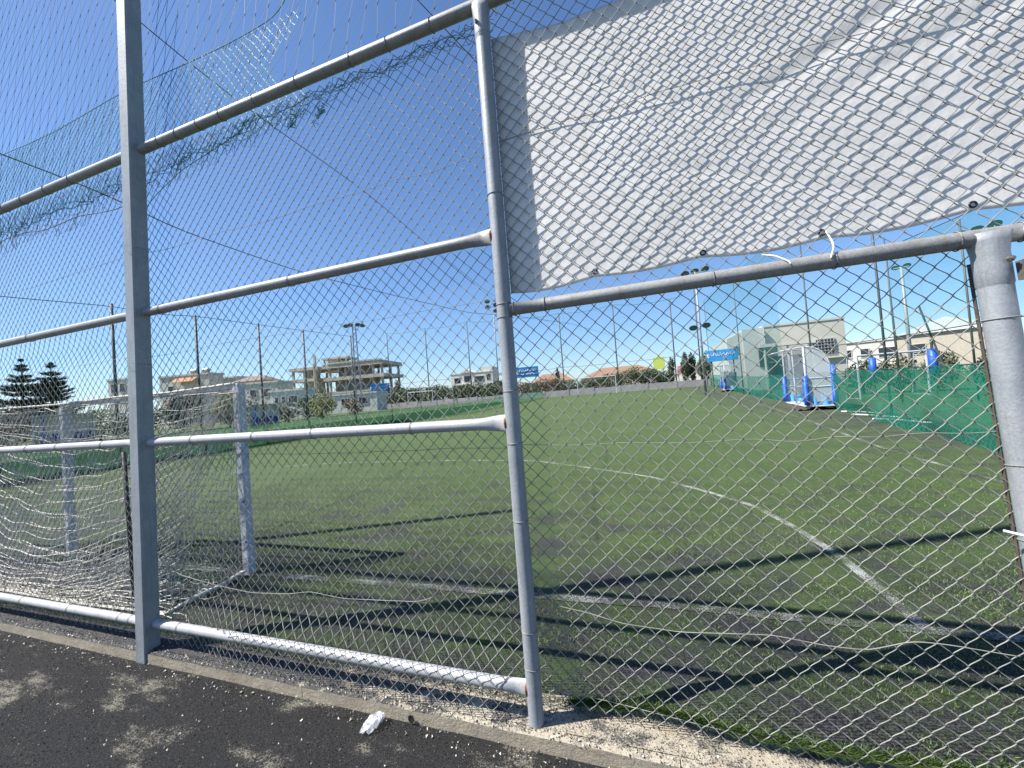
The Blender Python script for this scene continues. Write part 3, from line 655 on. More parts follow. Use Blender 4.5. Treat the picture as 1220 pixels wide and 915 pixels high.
# ropes that carried the roof net across the pitch
def sagline(a, c, sag, n=40):
    a = np.array(a); c = np.array(c); return [tuple(a+(c-a)*t-np.array([0, 0, sag*4*t*(1-t)])) for t in np.linspace(0, 1, n)]
tag(wire('overhead_rope', [(-9.25, 1.9, 6.05), (-9.3, 3.3, 6.0), (-9.4, 4.9, 6.0), (-9.8, 5.6, 5.96), (-10.1, 9.6, 6.0), (-9.5, 13.3, 6.0), (-8.4, 18.8, 6.0), (-6.8, 20.9, 6.0), (-5.0, 30, 6.6), (-4, 60, 9.0)], 0.012, ropegreen, n=120), 'frayed dark green rope strung over the pitch from the left', 'rope')
tag(wire('overhead_cable', [(-4.85, 1.9, 6.1), (-4.95, 2.8, 6.0), (-5.1, 4.0, 6.0), (-5.1, 6.6, 5.98), (-5.5, 9.7, 6.0), (-6.2, 16, 6.1), (-9, 60, 9.5)], 0.006, cablemat, n=120), 'thin black cable running out over the pitch above the goal', 'cable')
tag(wire('overhead_cable', sagline((-1.55, 1.9, 4.6), (-0.2, 3.6, 3.3), 0.02), 0.003, cablemat), 'thin cable slanting down behind the round post', 'cable')

# ================================================================ NEAR GOAL
goal = thing('goal', 'white steel goal with sagging white net right behind the fence', 'goal', (-3.92, 2.9, 0))
GX0, GX1, GY, GH = -6.98, -3.92, 2.9, 1.93
def gbox(x0, x1, y0, y1, z0, z1, name): 
    b = MB(); b.box(x0+3.92, x1+3.92, y0-2.9, y1-2.9, z0, z1); return b.build(name, whitepaint, goal, bevel=0.006)
gbox(GX1-0.04, GX1+0.04, GY-0.04, GY+0.04, 0.0, GH, 'post'); gbox(GX0-0.04, GX0+0.04, GY-0.04, GY+0.04, 0.0, GH, 'post')
gbox(GX0+0.042, GX1-0.042, GY-0.03, GY+0.03, GH-0.055, GH-0.003, 'crossbar')
def gl(pts): return [(p[0]+3.92, p[1]-2.9, p[2]) for p in pts]
for z in (0.35, 0.75, 1.02, 1.28, 1.62):
    b = MB(); b.tube(gl([(GX1+0.035, GY-0.045, z), (GX1+0.055, GY-0.06, z)]), 0.009, 6); b.build('net_hook', bluepad, goal)
for x in (-4.36,):
    b = MB(); b.tube(gl([(x, 2.19, 0.0), (x-0.05, 2.19, 1.36)]), 0.017, 8); b.build('stanchion', cablemat, goal, smooth=True)
def netsurf(u, v, lay):
    x = -8.75+(GX1-0.02+8.75)*u
    sag = 4*u*(1-u)
    z = GH-0.06-(GH-0.04)*v
    z -= (0.78+0.22*lay)*sag*math.sin(math.pi*min(1, v*1.0))**0.8*(1-0.25*v)
    y = GY-0.02-(0.72-0.14*lay)*min(1, v*1.15)**0.75-0.10*sag*math.sin(math.pi*v)*(1-lay)
    x += 0.09*(float(vnoise(u*13, v*9+lay*5, 120))-0.5)+0.10*sag*(0.5-u)*v
    z += 0.075*(float(vnoise(u*14+3, v*8+lay*7, 122))-0.5); y += 0.09*(float(vnoise(u*9, v*7+lay*4, 124))-0.5)
    return (x, y, max(0.025, z))
bn = MB()
for lay, nu_, nv_ in ((0, 54, 26), (1, 44, 22), (0.5, 30, 14)):
    rr = 0.0035
    for j in range(nv_+1): bn.tube(gl([netsurf(i/64, j/nv_, lay) for i in range(65)]), rr*(1.35 if j % 4 == 0 else 1), 3, cap=False)
    for i in range(nu_+1): bn.tube(gl([netsurf(i/nu_, j/30, lay) for j in range(31)]), rr, 3, cap=False)
# side panels, hung between post and rear foot
for sx, gx in ((1, GX1),):
    def side(s, v):      # s: 0 at the post, 1 at the rear edge
        q = netsurf(1.0 if sx else 0.0, v, 0); z = GH-0.08-(GH-0.10)*v
        y = GY-0.03+(q[1]-GY+0.03)*s; x = gx+(0.02+0.05*s if sx else -0.02-0.05*s)+0.04*(float(vnoise(s*5, v*8, 130+sx))-0.5)
        return (x, y, max(0.02, z-0.13*math.sin(math.pi*s)*math.sin(math.pi*v)+0.03*(float(vnoise(s*6, v*9, 132))-0.5)))
    for j in range(21): bn.tube(gl([side(s, j/20) for s in np.linspace(0, 1, 12)]), 0.0029, 3, cap=False)
    for k in range(9): bn.tube(gl([side(k/8, v) for v in np.linspace(0, 1, 26)]), 0.0029, 3, cap=False)
# slack net heaped on the ground at the back
for k in range(330):
    x = random.uniform(-8.5, GX1-0.2); y = random.uniform(2.08, 2.62); p = np.array([x, y, 0.03]); a = random.uniform(-0.5, 0.5)+(math.pi if random.random() < .5 else 0); pts = []
    for s in range(14):
        pts.append(p.copy()); a += random.gauss(0, 0.45); p = p+np.array([math.cos(a)*0.055, math.sin(a)*0.035, random.gauss(0, 0.022)]); p[2] = min(0.20, max(0.02, p[2])); p[1] = max(2.02, p[1])
    bn.tube(gl(pts), 0.0029, 3, cap=False)
bn.build('net', ropemat, goal)
for dx in (0.0, 0.02, -0.018):
    b = MB(); b.tube(gl(spl([(GX1+dx, 2.84, 0.06), (GX1+0.01+dx, 2.6, 0.035+dx*.5), (GX1+0.03+dx, 2.4, 0.05), (GX1+0.05, 2.14, 0.03)], 30)), [0.013+0.005*math.sin(i*1.9) for i in range(30)], 6); b.build('bottom_rope', ropemat, goal)
b = MB(); b.tube(gl(spl([(-8.7, 2.14, 0.04), (-6, 2.08, 0.05), (-5, 2.10, 0.03), (GX1+0.05, 2.14, 0.03)], 50)), 0.011, 6); b.build('bottom_rope', ropemat, goal)
b = MB(); b.tube(gl(spl([(-8.75, 2.84, GH+0.03), (GX0, 2.86, GH-0.01), (-5.8, 2.85, GH+0.0), (-5.0, 2.85, GH-0.02), (GX1, 2.86, GH)], 60)), [0.010+0.006*abs(math.sin(i*0.8)) for i in range(60)], 6); b.build('top_rope', ropemat, goal)

# litter
b = MB(); V = []
def litf(u, v):
    a = u*math.pi*1.6; ln = 0.125*v; wd = 0.040*math.sin(math.pi*min(1, v*0.9+0.1))**0.7+0.003
    x = -1.505+(-0.055)*0+wd*math.cos(a)+0.30*ln+0.016*(float(vnoise(u*9, v*8, 140))-0.5); y = 1.655+ln*0.85+0.4*wd*math.sin(a)+0.016*(float(vnoise(u*8, v*9, 141))-0.5)
    return (x, y, -0.068+0.026*abs(math.sin(a))*math.sin(math.pi*v)+0.022*float(vnoise(u*11, v*11, 142))+0.02*v)
b.grid(litf, 14, 12); tag(b.build('plastic_wrapper', filmmat), 'crumpled clear plastic wrapper lying in front of the kerb', 'litter')

# ================================================================ SIDE AND END NETS OF THE PITCH
def resample(poly, step):
    P = np.array(poly, float); t = np.concatenate([[0], np.cumsum(np.linalg.norm(np.diff(P, axis=0), axis=1))]); n = int(t[-1]/step)+1; s = np.linspace(0, t[-1], n)
    return np.stack([np.interp(s, t, P[:, 0]), np.interp(s, t, P[:, 1])], 1), s
def veil(name, poly, zf0, zf1, nv, mat, parent, pleat=0.0, step=0.5, seed=0):
    Q, s = resample(poly, step); T = np.gradient(Q, axis=0); T /= np.linalg.norm(T, axis=1, keepdims=True); Nn = np.stack([-T[:, 1], T[:, 0]], 1)
    V = []; hs = np.linspace(0, 1, nv+1)
    for v in hs:
        for i, q in enumerate(Q):
            z0, z1 = zf0(*q), zf1(*q); d = pleat*(float(fbm(s[i]*1.1, v*2.0, 150+seed))-0.5)*(1.6-v)
            V.append((q[0]+Nn[i, 0]*d, q[1]+Nn[i, 1]*d, z0+(z1-z0)*v+pleat*0.25*(float(vnoise(s[i]*0.9, v, 160+seed))-0.5)))
    n = len(Q); F = [(j*n+i, j*n+i+1, (j+1)*n+i+1, (j+1)*n+i) for j in range(nv) for i in range(n-1)]
    b = MB(); b.add(V, F); o = b.build(name, mat, parent, smooth=True); h = zf1(*Q[0])-zf0(*Q[0]); strip_uv(o, list(s), list(hs*h)); return o
def npost(x, y, z0, z1, r, parent, mat=netpost, tilt=0.0):
    b = MB(); b.tube([(x, y, z0), (x+tilt*(z1-z0), y, z1)], r, 8); return b.build('post', mat, parent, smooth=True)
LP = [(-18.6, 3), (-18.5, 15.1), (-18.7, 26.9), (-16.2, 42.8), (-15.6, 52), (-15.4, 60)]
lf = thing('sideline_net', 'left touchline net of dark posts with a low pale green debris net', 'net fence', (0, 0, 0))
g0 = lambda x, y: float(gz(y))+0.01
veil('debris_net', LP, g0, lambda x, y: float(gz(y))+1.10, 3, band_left, lf, 0.12, 0.5, 1)
for y in (3.2, 6.2, 9.11, 12.0, 15.0, 17.8, 21.7): npost(-18.62, y, 0, 6.15+0.02*(y-9), 0.05, lf)
for y, z in ((25.4, 3.2), (29.5, 3.0), (34, 3.0)): npost(-18.4 if y < 30 else -17.6, y, 0, z, 0.03, lf)
wire('top_rope', [(-18.6, 3.2, 5.85), (-18.6, 6.4, 5.85), (-18.6, 9.11, 6.05), (-18.6, 10.5, 5.98), (-18.6, 12, 6.15), (-18.6, 15, 6.2), (-18.6, 17.8, 6.25), (-18.6, 21.7, 6.36)], 0.014, ropegreen, lf, n=80)
veil('ball_net', [(-18.62, 3.2), (-18.62, 21.7)], lambda x, y: 1.1, lambda x, y: 6.0, 2, veil_far, lf, 0.05, 1.0, 2)
wire('hem_rope', [(x, y, float(gz(y))+1.10) for x, y in LP], 0.014, cablemat, lf, n=60)
ff = thing('end_net', 'tall far end net of slim green posts above a low grey wall', 'net fence', (0, 0, 0))
fx = [-44, -36, -27.9, -20.2, -12.1, -3.9, 4.05, 7.3]
fh = [14.5, 14.4, 14.5, 14.1, 13.65, 13.8, 13.45, 14.6]
for x, h in zip(fx, fh): npost(x, 60.7, 0.7, h, 0.085, ff)
for i in range(len(fx)-1):
    wire('rope', sagline((fx[i], 60.7, fh[i]), (fx[i+1], 60.7, fh[i+1]), 0.35, 14), 0.035, tealmat, ff, n=20)
    wire('rope', sagline((fx[i], 60.7, 5.2), (fx[i+1], 60.7, 5.2), 0.15, 14), 0.022, cablemat, ff, n=20)
veil('ball_net', [(-44, 60.7), (7.3, 60.7)], lambda x, y: 0.8, lambda x, y: 13.6, 2, veil_far, ff, 0.1, 2.0, 3)
RP = [(4.9, 3.0), (5.15, 6), (5.49, 9.19), (5.87, 11.57), (6.93, 18.86), (7.75, 36), (8.2, 60)]
rf = thing('sideline_net', 'right touchline net with dense dark green debris net behind the dugouts', 'net fence', (0, 0, 0))
veil('debris_net', RP, g0, lambda x, y: float(gz(y))+1.48, 4, band_right, rf, 0.30, 0.25, 4)
for x, y, h in ((5.2, 5.2, 7.5), (7.05, 15.3, 7.5), (7.15, 21.3, 7.5), (7.7, 38, 10.5), (8.1, 58, 12)): npost(x, y, 0, h, 0.035, rf, tilt=-0.004)
veil('ball_net', [(7.2, 25.5), (7.7, 38), (8.1, 58)], g0, lambda x, y: 9.0+0.10*(y-25), 2, veil_right, rf, 0.1, 1.0, 5)
wire('hem_rope', [(x, y, float(gz(y))+1.49) for x, y in RP], 0.012, ropegreen, rf, n=70)
# pale scraps of net border lying along the foot of the net
for x, y in ((6.35, 16.0), (6.2, 14.4), (6.6, 17.4)):
    b = MB(); b.tube([(x+0.12*k, y-0.3*k+0.05*random.random(), 0.035+0.03*random.random()) for k in range(6)], 0.028, 5); b.build('net_border', cordmat, rf)
r2 = thing('neighbour_net', 'high teal ball net on posts around the neighbouring pitch at right', 'net fence', (0, 0, 0))
NP = [(10.9, 22.8), (11.6, 19.5), (12.3, 16.2), (13.2, 13.2)]
veil('ball_net', NP, lambda x, y: 2.85, lambda x, y: 7.0-0.02*(y-16), 2, veil_right, r2, 0.1, 0.6, 6)
for x, y in NP: npost(x, y, 0, 6.9, 0.035, r2)
npost(9.9, 20.6, 0, 6.9, 0.028, r2, tilt=-0.01)
wire('rope', [(x, y, 6.95) for x, y in NP], 0.02, ropegreen, r2, n=40); wire('rope', [(9.4, 24.5, 2.8)]+[(x, y, 2.85) for x, y in NP], 0.02, cablemat, r2, n=40)
b = MB(); b.tube([(11.2, 21.5, 4.0), (11.9, 21.2, 0.2)], 0.035, 6); b.build('brace', netpost, r2)

# far wall
wall = thing('boundary_wall', 'low grey block wall along the far end of the pitch', 'wall', (0, 0, 0))
x = -46.0
while x < 8.0:
    b = MB(); b.box(x, x+3.55, 60.32, 60.50, 0.5, 1.62+0.05*math.sin(x)); b.build('panel', greywall, wall)
    b = MB(); b.box(x+3.57, x+3.83, 60.27, 60.54, 0.5, 1.75+0.05*math.sin(x)); b.build('pier', greywall, wall); x += 3.85

# ================================================================ DUGOUTS
def dugout(label, loc, rz, ln=3.4, dp=1.25, ht=2.6):
    t = thing('dugout', label, 'dugout', loc, rz, 'dugouts on the right touchline')
    # local: x across (0 = open front, dp = rear), y along the touchline, z up
    prof = [(-0.42, ht-0.10), (0.15*dp, ht-0.02), (0.42*dp, ht), (0.68*dp, ht-0.10), (0.86*dp, ht-0.33), (0.97*dp, ht-0.72), (dp, ht-1.15), (dp, 0.35)]
    n = 8
    b = MB(); V = [(px, ln*i/n, pz) for i in range(n+1) for px, pz in prof]; k = len(prof)
    b.add(V, [(i*k+j, i*k+j+1, (i+1)*k+j+1, (i+1)*k+j) for i in range(n) for j in range(k-1)]); o = b.build('shell', polymat, t, smooth=True); o.modifiers.new('th', 'SOLIDIFY').thickness = 0.008
    for yy in (0, ln):
        b = MB(); b.add([(px, yy, pz) for px, pz in prof]+[(0.30*dp, yy, 0.35)]+[(0.30*dp, yy, ht-0.05)], [(8, 7, 6, 5), (8, 5, 4, 9), (9, 4, 3, 2)]); o = b.build('end_panel', polymat, t); o.modifiers.new('th', 'SOLIDIFY').thickness = 0.008
    for yy in (0, ln*0.5, ln):
        b = MB(); b.tube([(px, yy, pz) for px, pz in spl(prof, 24)], 0.026, 6); b.build('rib', whitepaint, t, smooth=True)
        b = MB(); b.tube([(0.30*dp, yy, 0.05), (0.30*dp, yy, ht-0.03)], 0.035, 8); b.build('upright', whitepaint, t, smooth=True)
        b = MB(); b.tube([(0.30*dp, yy, 0.95), (dp, yy, 0.95)], 0.022, 6); b.tube([(0.30*dp, yy, 1.30), (dp, yy, 1.30)], 0.018, 6); b.build('cross_rail', whitepaint, t)
    for yy in (0, ln):
        for px, z1 in ((dp+0.03, 1.80), (0.27*dp, 1.40)):
            b = MB(); b.tube([(px, yy-0.03, 0.22), (px, yy-0.03, 0.62), (px, yy-0.03, 0.64), (px, yy-0.03, 1.0), (px, yy-0.03, 1.02), (px, yy-0.03, z1)], [0.095, 0.10, 0.085, 0.10, 0.085, 0.095], 10); b.build('padding', bluepad, t, smooth=True)
    for yy in (0.02, ln-0.02):
        b = MB(); b.grid(lambda u, v: (0.28*dp+0.74*dp*u, yy+0.05*math.sin(u*16)*(1-0.6*v), 0.22+0.40*v-0.10*math.sin(math.pi*u)*v), 20, 4); b.build('skirt', bluecloth, t, smooth=True)
    b = MB(); b.grid(lambda u, v: (dp-0.03+0.03*math.sin(u*40), ln*u, 0.22+0.45*v), 30, 3); b.build('skirt', bluecloth, t, smooth=True)
    b = MB(); b.box(0.55*dp, dp-0.1, 0.15, ln-0.15, 0.40, 0.45); b.build('bench', blueseat, t, bevel=0.01)
    b = MB(); b.box(0.24*dp, dp+0.05, -0.05, ln+0.05, 0.14, 0.20); b.build('base_frame', whitepaint, t, bevel=0.02)
    b = MB(); b.grid(lambda u, v: (-0.05+(dp+0.15)*u, -0.14+(ln+0.2)*v, 0.02+0.26*float(fbm(u*6, v*9, 170))*math.sin(math.pi*u)**0.4), 12, 18); b.build('mound', mudmat, t, smooth=True)
    return t
dugout('arched clear plastic dugout with blue padded posts nearest on the right touchline', (5.72, 19.0, 0.0), R(-4))
dugout('smaller-looking arched dugout with blue padded posts farther down the right touchline', (6.85, 43.0, 0.25), R(-3))

def shelter(label, loc, rz, wd=1.7, ht=1.5):
    t = thing('team_shelter', label, 'shelter', loc, rz, 'white team shelters on the left')
    b = MB(); b.box(-wd/2, wd/2, 0.7, 0.74, 0.05, ht); b.build('back_panel', whiteplastic, t)
    b = MB(); b.box(-wd/2, wd/2, 0.0, 0.74, ht, ht+0.04); b.build('roof', whiteplastic, t)
    for s in (-1, 1):
        b = MB(); b.box(s*wd/2-0.02, s*wd/2+0.02, 0.15, 0.698, 0.05, ht-0.002); b.build('side_panel', whiteplastic, t)
    b = MB(); b.tube([(-wd/2+0.3, 0.02, 0), (-wd/2+0.3, 0.02, ht-0.003)], 0.04, 8); b.build('upright', bluepad, t)
    for k in range(int(wd/0.36)):
        x = -wd/2+0.25+0.38*k
        b = MB(); b.box(x-0.15, x+0.15, 0.38, 0.66, 0.38, 0.42); b.box(x-0.15, x+0.15, 0.62, 0.66, 0.422, 0.72); b.build('seat', blueseat, t, bevel=0.015)
    return t
shelter('white open team shelter with blue seats behind the goal post', (-22.3, 18.0, 0.72), R(51), 1.5, 1.45)
shelter('white open team shelter with blue seats seen through the goal net', (-25.6, 10.6, 0.72), R(67), 1.9, 1.55)

# small goals
def small_goal(label, loc, rz, w_=3.0, h_=2.0):
    t = thing('small_goal', label, 'goal', loc, rz)
    for x in (-w_/2, w_/2):
        b = MB(); b.tube([(x, 0, 0), (x, 0, h_)], 0.05, 8); b.build('post', whitepaint, t)
        b = MB(); b.tube([(x, 0, h_-0.05), (x, 0.7, h_-0.05), (x, 1.0, 0.03), (x, 0, 0.03)], 0.025, 6); b.build('side_frame', whitepaint, t)
    b = MB(); b.tube([(-w_/2, 0, h_), (w_/2, 0, h_)], 0.05, 8); b.build('crossbar', whitepaint, t); return t
small_goal('white goal on the pitch beyond the left touchline net', (-28.1, 45, 0.73), R(10), 3.4, 2.15)
small_goal('white goal on the neighbouring pitch right of the dugout', (11.4, 24.3, 0.0), R(10), 3.0, 2.15)
small_goal('white goal at the far end wall of the pitch', (-6.9, 58.2, 0.64), R(0), 5.5, 2.5)

# padded blue posts at the neighbouring pitch
for i, (x, y, z1, lab) in enumerate(((11.75, 22.0, 2.15, 'blue padded post with white goal frame beside it on the neighbouring pitch'), (10.95, 25.0, 2.0, 'blue padded post beside the neighbouring goal'))):
    t = thing('padded_post', lab, 'post', (x, y, 0))
    b = MB(); b.tube([(0, 0, 0), (0, 0, z1+0.4)], 0.05, 8); b.build('pole', netpost, t); b = MB(); b.tube([(0, 0, 0.9), (0, 0, z1)], 0.15, 12); b.build('pad', bluepad, t, smooth=True)

# ================================================================ FLOODLIGHTS
def floodlight(label, loc, h, heads, lattice=False, low=False, rz=0, hs=0.5):
    t = thing('floodlight', label, 'floodlight', loc, rz, 'floodlight masts around the pitches')
    if lattice:
        b = MB()
        for sx, sy in ((-1, -1), (1, -1), (1, 1), (-1, 1)): b.tube([(sx*0.45, sy*0.45, 0), (sx*0.22, sy*0.22, h)], 0.045, 5)
        m = 14
        for k in range(m):
            z0, z1 = h*k/m, h*(k+1)/m; w0, w1 = 0.45-0.23*k/m, 0.45-0.23*(k+1)/m
            for a, c in (((-1, -1), (1, -1)), ((1, -1), (1, 1)), ((1, 1), (-1, 1)), ((-1, 1), (-1, -1))): b.tube([(a[0]*w0, a[1]*w0, z0), (c[0]*w1, c[1]*w1, z1)], 0.025, 4)
        b.build('mast', galv, t)
        b = MB(); b.tube([(-2.8, -0.5, 0), (-0.3, 0, h*0.55)], 0.05, 5); b.tube([(3.0, -0.5, 0), (0.3, 0, h*0.45)], 0.05, 5); b.build('stay', galv, t)
    else:
        b = MB(); b.tube([(0, 0, 0), (0, 0, h)], [0.11, 0.07], 8); b.build('mast', galv, t, smooth=True)
    xsx = [h_[0] for h_ in heads]
    b = MB(); b.tube([(min(xsx)-0.1, 0, h-0.05), (max(xsx)+0.1, 0, h-0.05)], 0.04, 6); b.build('cross_arm', galv, t)
    lst = [(x, 0, h+z) for x, z in heads]+([(-0.55, 0, h*0.55), (0.55, 0, h*0.56)] if low else [])
    for x, y, z in lst:
        q = hs; tilt = R(32); ca, sa = math.cos(tilt), math.sin(tilt)
        def dish(r_, d_):        # local dish point: radius, depth behind the glass, tipped forward
            return [(x+q*r_*math.cos(a), y+(-ca*d_*0-sa*0)+q*(d_*ca+r_*0.75*math.sin(a)*sa*-1), z+q*(d_*sa+r_*0.75*math.sin(a)*ca)) for a in np.arange(12)*math.pi/6]
        V = sum([dish(r_, d_) for r_, d_ in ((0.60, 0.0), (0.58, 0.12), (0.44, 0.32), (0.22, 0.45), (0.08, 0.48))], [])
        b = MB(); b.add(V, [(i*12+j, i*12+(j+1) % 12, (i+1)*12+(j+1) % 12, (i+1)*12+j) for i in range(4) for j in range(12)]+[tuple(48+j for j in range(12))])
        b.tube([(x, 0, h-0.05), (x, y+q*0.4, z+q*0.2)], 0.03, 5) if abs(z-h) < 1.2 else b.tube([(0, 0, z-0.05), (x, y+q*0.3, z+q*0.2)], 0.03, 5)
        hd = b.build('lamp_head', lamphead, t, smooth=True)
        b = MB(); b.add(dish(0.575, 0.02), [tuple(range(12))]); b.build('lens', lampglass, hd)
    return t
floodlight('lattice floodlight mast in front of the concrete frame building', (-43.8, 52, 0.72), 13.9, [(-1.2, 0), (-0.5, 0.15), (0.6, 0.15), (1.3, 0)], True, rz=R(30), hs=0.75)
floodlight('floodlight with paired lamp heads showing just left of the round post', (-23.0, 60.9, 0.72), 15.6, [(-0.9, 0), (-0.9, 0.95), (0.5, 0.3), (0.5, -0.7)], rz=R(20), hs=0.8)
floodlight('floodlight with three heads just under the tarpaulin, two more heads lower down', (5.05, 40, 0.13), 11.4, [(-0.85, 0), (0, 0.08), (0.85, 0.16)], low=True, hs=0.62)
floodlight('floodlight with three heads showing above the rail beside the gate', (15.6, 25.2, 0.0), 7.7, [(-0.55, 0), (0.0, 0.05), (0.55, 0.12)], rz=R(-25), hs=0.42)
floodlight('floodlight with two small pale heads right of the white clubhouse', (15.0, 30.0, 0.0), 7.4, [(-0.25, 0), (0.25, 0.03)], rz=R(-20), hs=0.32)

# ================================================================ BUILDINGS
def bld(name, label, cx, cy, w_, dep, z0, z1, rz, wallm, wins=(), roof='flat', roofm=None, cat='building', sidewins=()):
    """front face at local y = 0 facing -y"""
    t = thing(name, label, cat, (cx, cy, 0), rz)
    b = MB(); b.box(-w_/2, w_/2, 0, dep, z0, z1); b.build('wall', wallm, t)
    if roof == 'flat':
        b = MB(); b.box(-w_/2-0.15, w_/2+0.15, -0.15, dep+0.15, z1+0.003, z1+0.28); b.build('parapet', roofm or wallm, t)
    elif roof == 'hip':
        e = 0.4; b = MB(); hr = min(w_, dep)*0.28
        b.add([(-w_/2-e, -e, z1+.003), (w_/2+e, -e, z1+.003), (w_/2+e, dep+e, z1+.003), (-w_/2-e, dep+e, z1+.003), (-w_/4, dep/2, z1+hr), (w_/4, dep/2, z1+hr)], [(0, 1, 5, 4), (1, 2, 5), (2, 3, 4, 5), (3, 0, 4), (3, 2, 1, 0)]); b.build('roof', roofm or tilemat, t)
    elif roof == 'gable':
        e = 0.3; b = MB(); hr = w_*0.2
        b.add([(-w_/2-e, -e, z1+.003), (w_/2+e, -e, z1+.003), (w_/2+e, dep+e, z1+.003), (-w_/2-e, dep+e, z1+.003), (0, -e, z1+hr), (0, dep+e, z1+hr)], [(0, 1, 4), (1, 2, 5, 4), (2, 3, 5), (3, 0, 4, 5), (3, 2, 1, 0)]); b.build('roof', roofm or tilemat, t)
    for (x0, x1, za, zb) in wins:
        b = MB(); f = 0.07
        for q in ((x0-f, x1+f, zb, zb+f), (x0-f, x1+f, za-f, za), (x0-f, x0, za+.002, zb-.002), (x1, x1+f, za+.002, zb-.002)): b.box(q[0], q[1], -0.08, -0.003, q[2], q[3])
        fr = b.build('window', framemat, t)
        b = MB(); b.box(x0+.002, x1-.002, -0.035, -0.004, za+.002, zb-.002); b.build('pane', panemat, fr)
    for (y0, y1, za, zb) in sidewins:
        b = MB(); f = 0.07
        for q in ((y0-f, y1+f, zb, zb+f), (y0-f, y1+f, za-f, za), (y0-f, y0, za+.002, zb-.002), (y1, y1+f, za+.002, zb-.002)): b.box(w_/2+.003, w_/2+.08, q[0], q[1], q[2], q[3])
        fr = b.build('window', framemat, t)
        b = MB(); b.box(w_/2+.004, w_/2+.035, y0+.002, y1-.002, za+.002, zb-.002); b.build('pane', panemat, fr)
    return t
bld('house', 'pale upper storeys of a house left of the square post', -85, 42, 4.2, 3, 0.7, 9.3, R(12), whitewall, [(-1.4, -0.5, 7.2, 8.6), (0.3, 1.3, 7.2, 8.6)])
h = bld('house', 'pale house with orange awning and two roof tanks', -73.4, 45, 9.0, 3, 0.7, 9.0, R(14), creamwall, [(-2.9, -2.0, 6.2, 7.4), (-1.2, 0.2, 5.4, 6.4), (1.0, 2.6, 5.4, 6.4)])
b = MB(); b.add([(-1.3, -0.02, 8.75), (2.6, -0.02, 8.75), (2.6, -1.3, 7.95), (-1.3, -1.3, 7.95), (-1.3, -0.02, 8.69), (2.6, -0.02, 8.69), (2.6, -1.3, 7.89), (-1.3, -1.3, 7.89)], [(0, 1, 2, 3), (7, 6, 5, 4), (3, 2, 6, 7), (0, 3, 7, 4), (1, 5, 6, 2)]); b.build('awning', awning, h)
b = MB(); b.box(-2.8, 2.9, -0.9, -0.003, 4.2, 4.4); b.box(-2.8, 2.9, -0.95, -0.88, 4.403, 5.1); b.build('balcony', pm('pink render', (0.55, 0.38, 0.32), rough=0.9), h)
for x, lab in ((-0.9, 'left'), (1.3, 'right')):
    t = thing('water_tank', 'grey rooftop water tank on a stand, %s one of the pair above the awning' % lab, 'tank', (-73.4+x*math.cos(R(14))-3*math.sin(R(14)), 45+x*math.sin(R(14))+3*math.cos(R(14)), 9.29), R(14), 'roof tanks')
    b = MB(); b.tube([(-0.5, 0, 0.75), (0.5, 0, 0.75)], 0.38, 12); b.build('drum', tankmat, t, smooth=False); b = MB()
    for sx in (-.4, .4):
        for sy in (-.25, .25): b.tube([(sx, sy, 0), (sx, sy, 0.5)], 0.03, 4)
    b.build('stand', tankmat, t)
    b = MB(); b.add([(-.6, -.45, 0.1), (.6, -.45, 0.1), (.6, .2, 0.8), (-.6, .2, 0.8)], [(0, 1, 2, 3)]); o = b.build('solar_panel', panemat, t); o.modifiers.new('t', 'SOLIDIFY').thickness = 0.06
bld('house', 'pale plain house wall between the awning house and the brown roof', -70.6, 50, 4.2, 3, 0.7, 8.4, R(12), whitewall, [(-0.9, 0.1, 6.8, 7.7)])
bld('house', 'house with low brown roof above the goal crossbar', -62.3, 48, 5.4, 3.5, 0.7, 7.2, R(12), creamwall, [(-1.7, -0.7, 5.4, 6.5), (0.5, 1.6, 5.4, 6.5)], 'hip', brownroof)
bld('house', 'cream house with grey side right of the goal post', -55.0, 44, 5.6, 3.5, 0.7, 6.2, R(14), creamwall, [(-1.6, -0.6, 4.2, 5.3), (0.6, 1.6, 4.2, 5.3)])
bld('outbuilding', 'low white building with dark windows below the concrete frame building', -43.6, 38.4, 4.4, 3, 0.7, 4.25, R(14), whitewall, [(-1.5, -1.05, 2.75, 3.55), (-0.6, -0.1, 2.75, 3.55), (0.35, 1.5, 2.75, 3.6)])
bld('outbuilding', 'long low white roofed shed behind the yellow green bush', -46.5, 52.5, 10.0, 4, 0.7, 3.6, R(14), whitewall, [(-3.5, -2.4, 2.0, 3.0), (-1.0, 0.4, 2.0, 3.0), (2.0, 3.4, 2.0, 3.0)], 'flat', whitewall)
# unfinished concrete frame building
cf = thing('concrete_frame', 'unfinished raw concrete frame building of stacked open slabs', 'building', (-69.3, 75, 0), R(10))
def slab(x0, x1, y0, y1, z0, z1, name='slab'): b = MB(); b.box(x0, x1, y0, y1, z0, z1); return b.build(name, rawconc, cf)
def col(x, y, z0, z1, s=0.22): b = MB(); b.box(x-s, x+s, y-s, y+s, z0, z1); return b.build('column', rawconc, cf)
slab(-4.6, 2.0, 1.5, 7, 13.5, 13.9); slab(-12.4, -4.7, 0, 10, 11.2, 11.9); slab(-12.2, -5.2, 0, 10, 8.5, 9.2)
slab(-3.2, 12.2, -0.6, 10, 11.1, 12.0); slab(-2.9, 12.4, -0.6, 10, 8.1, 8.9); slab(-12.4, 12.4, 0, 10, 5.0, 5.5); slab(-3.0, 0.5, 0.5, 3, 10.2, 10.5)
for x in (-11.6, -8.6): 
    for y in (0.6, 5, 9.4): col(x, y, 5.5, 8.497); col(x, y, 9.203, 11.197)
for x in (-1.9, 2.2, 6.0, 9.2, 11.4):
    for y in (0.6, 5, 9.4): col(x, y, 5.5, 8.097); col(x, y, 8.903, 11.097)
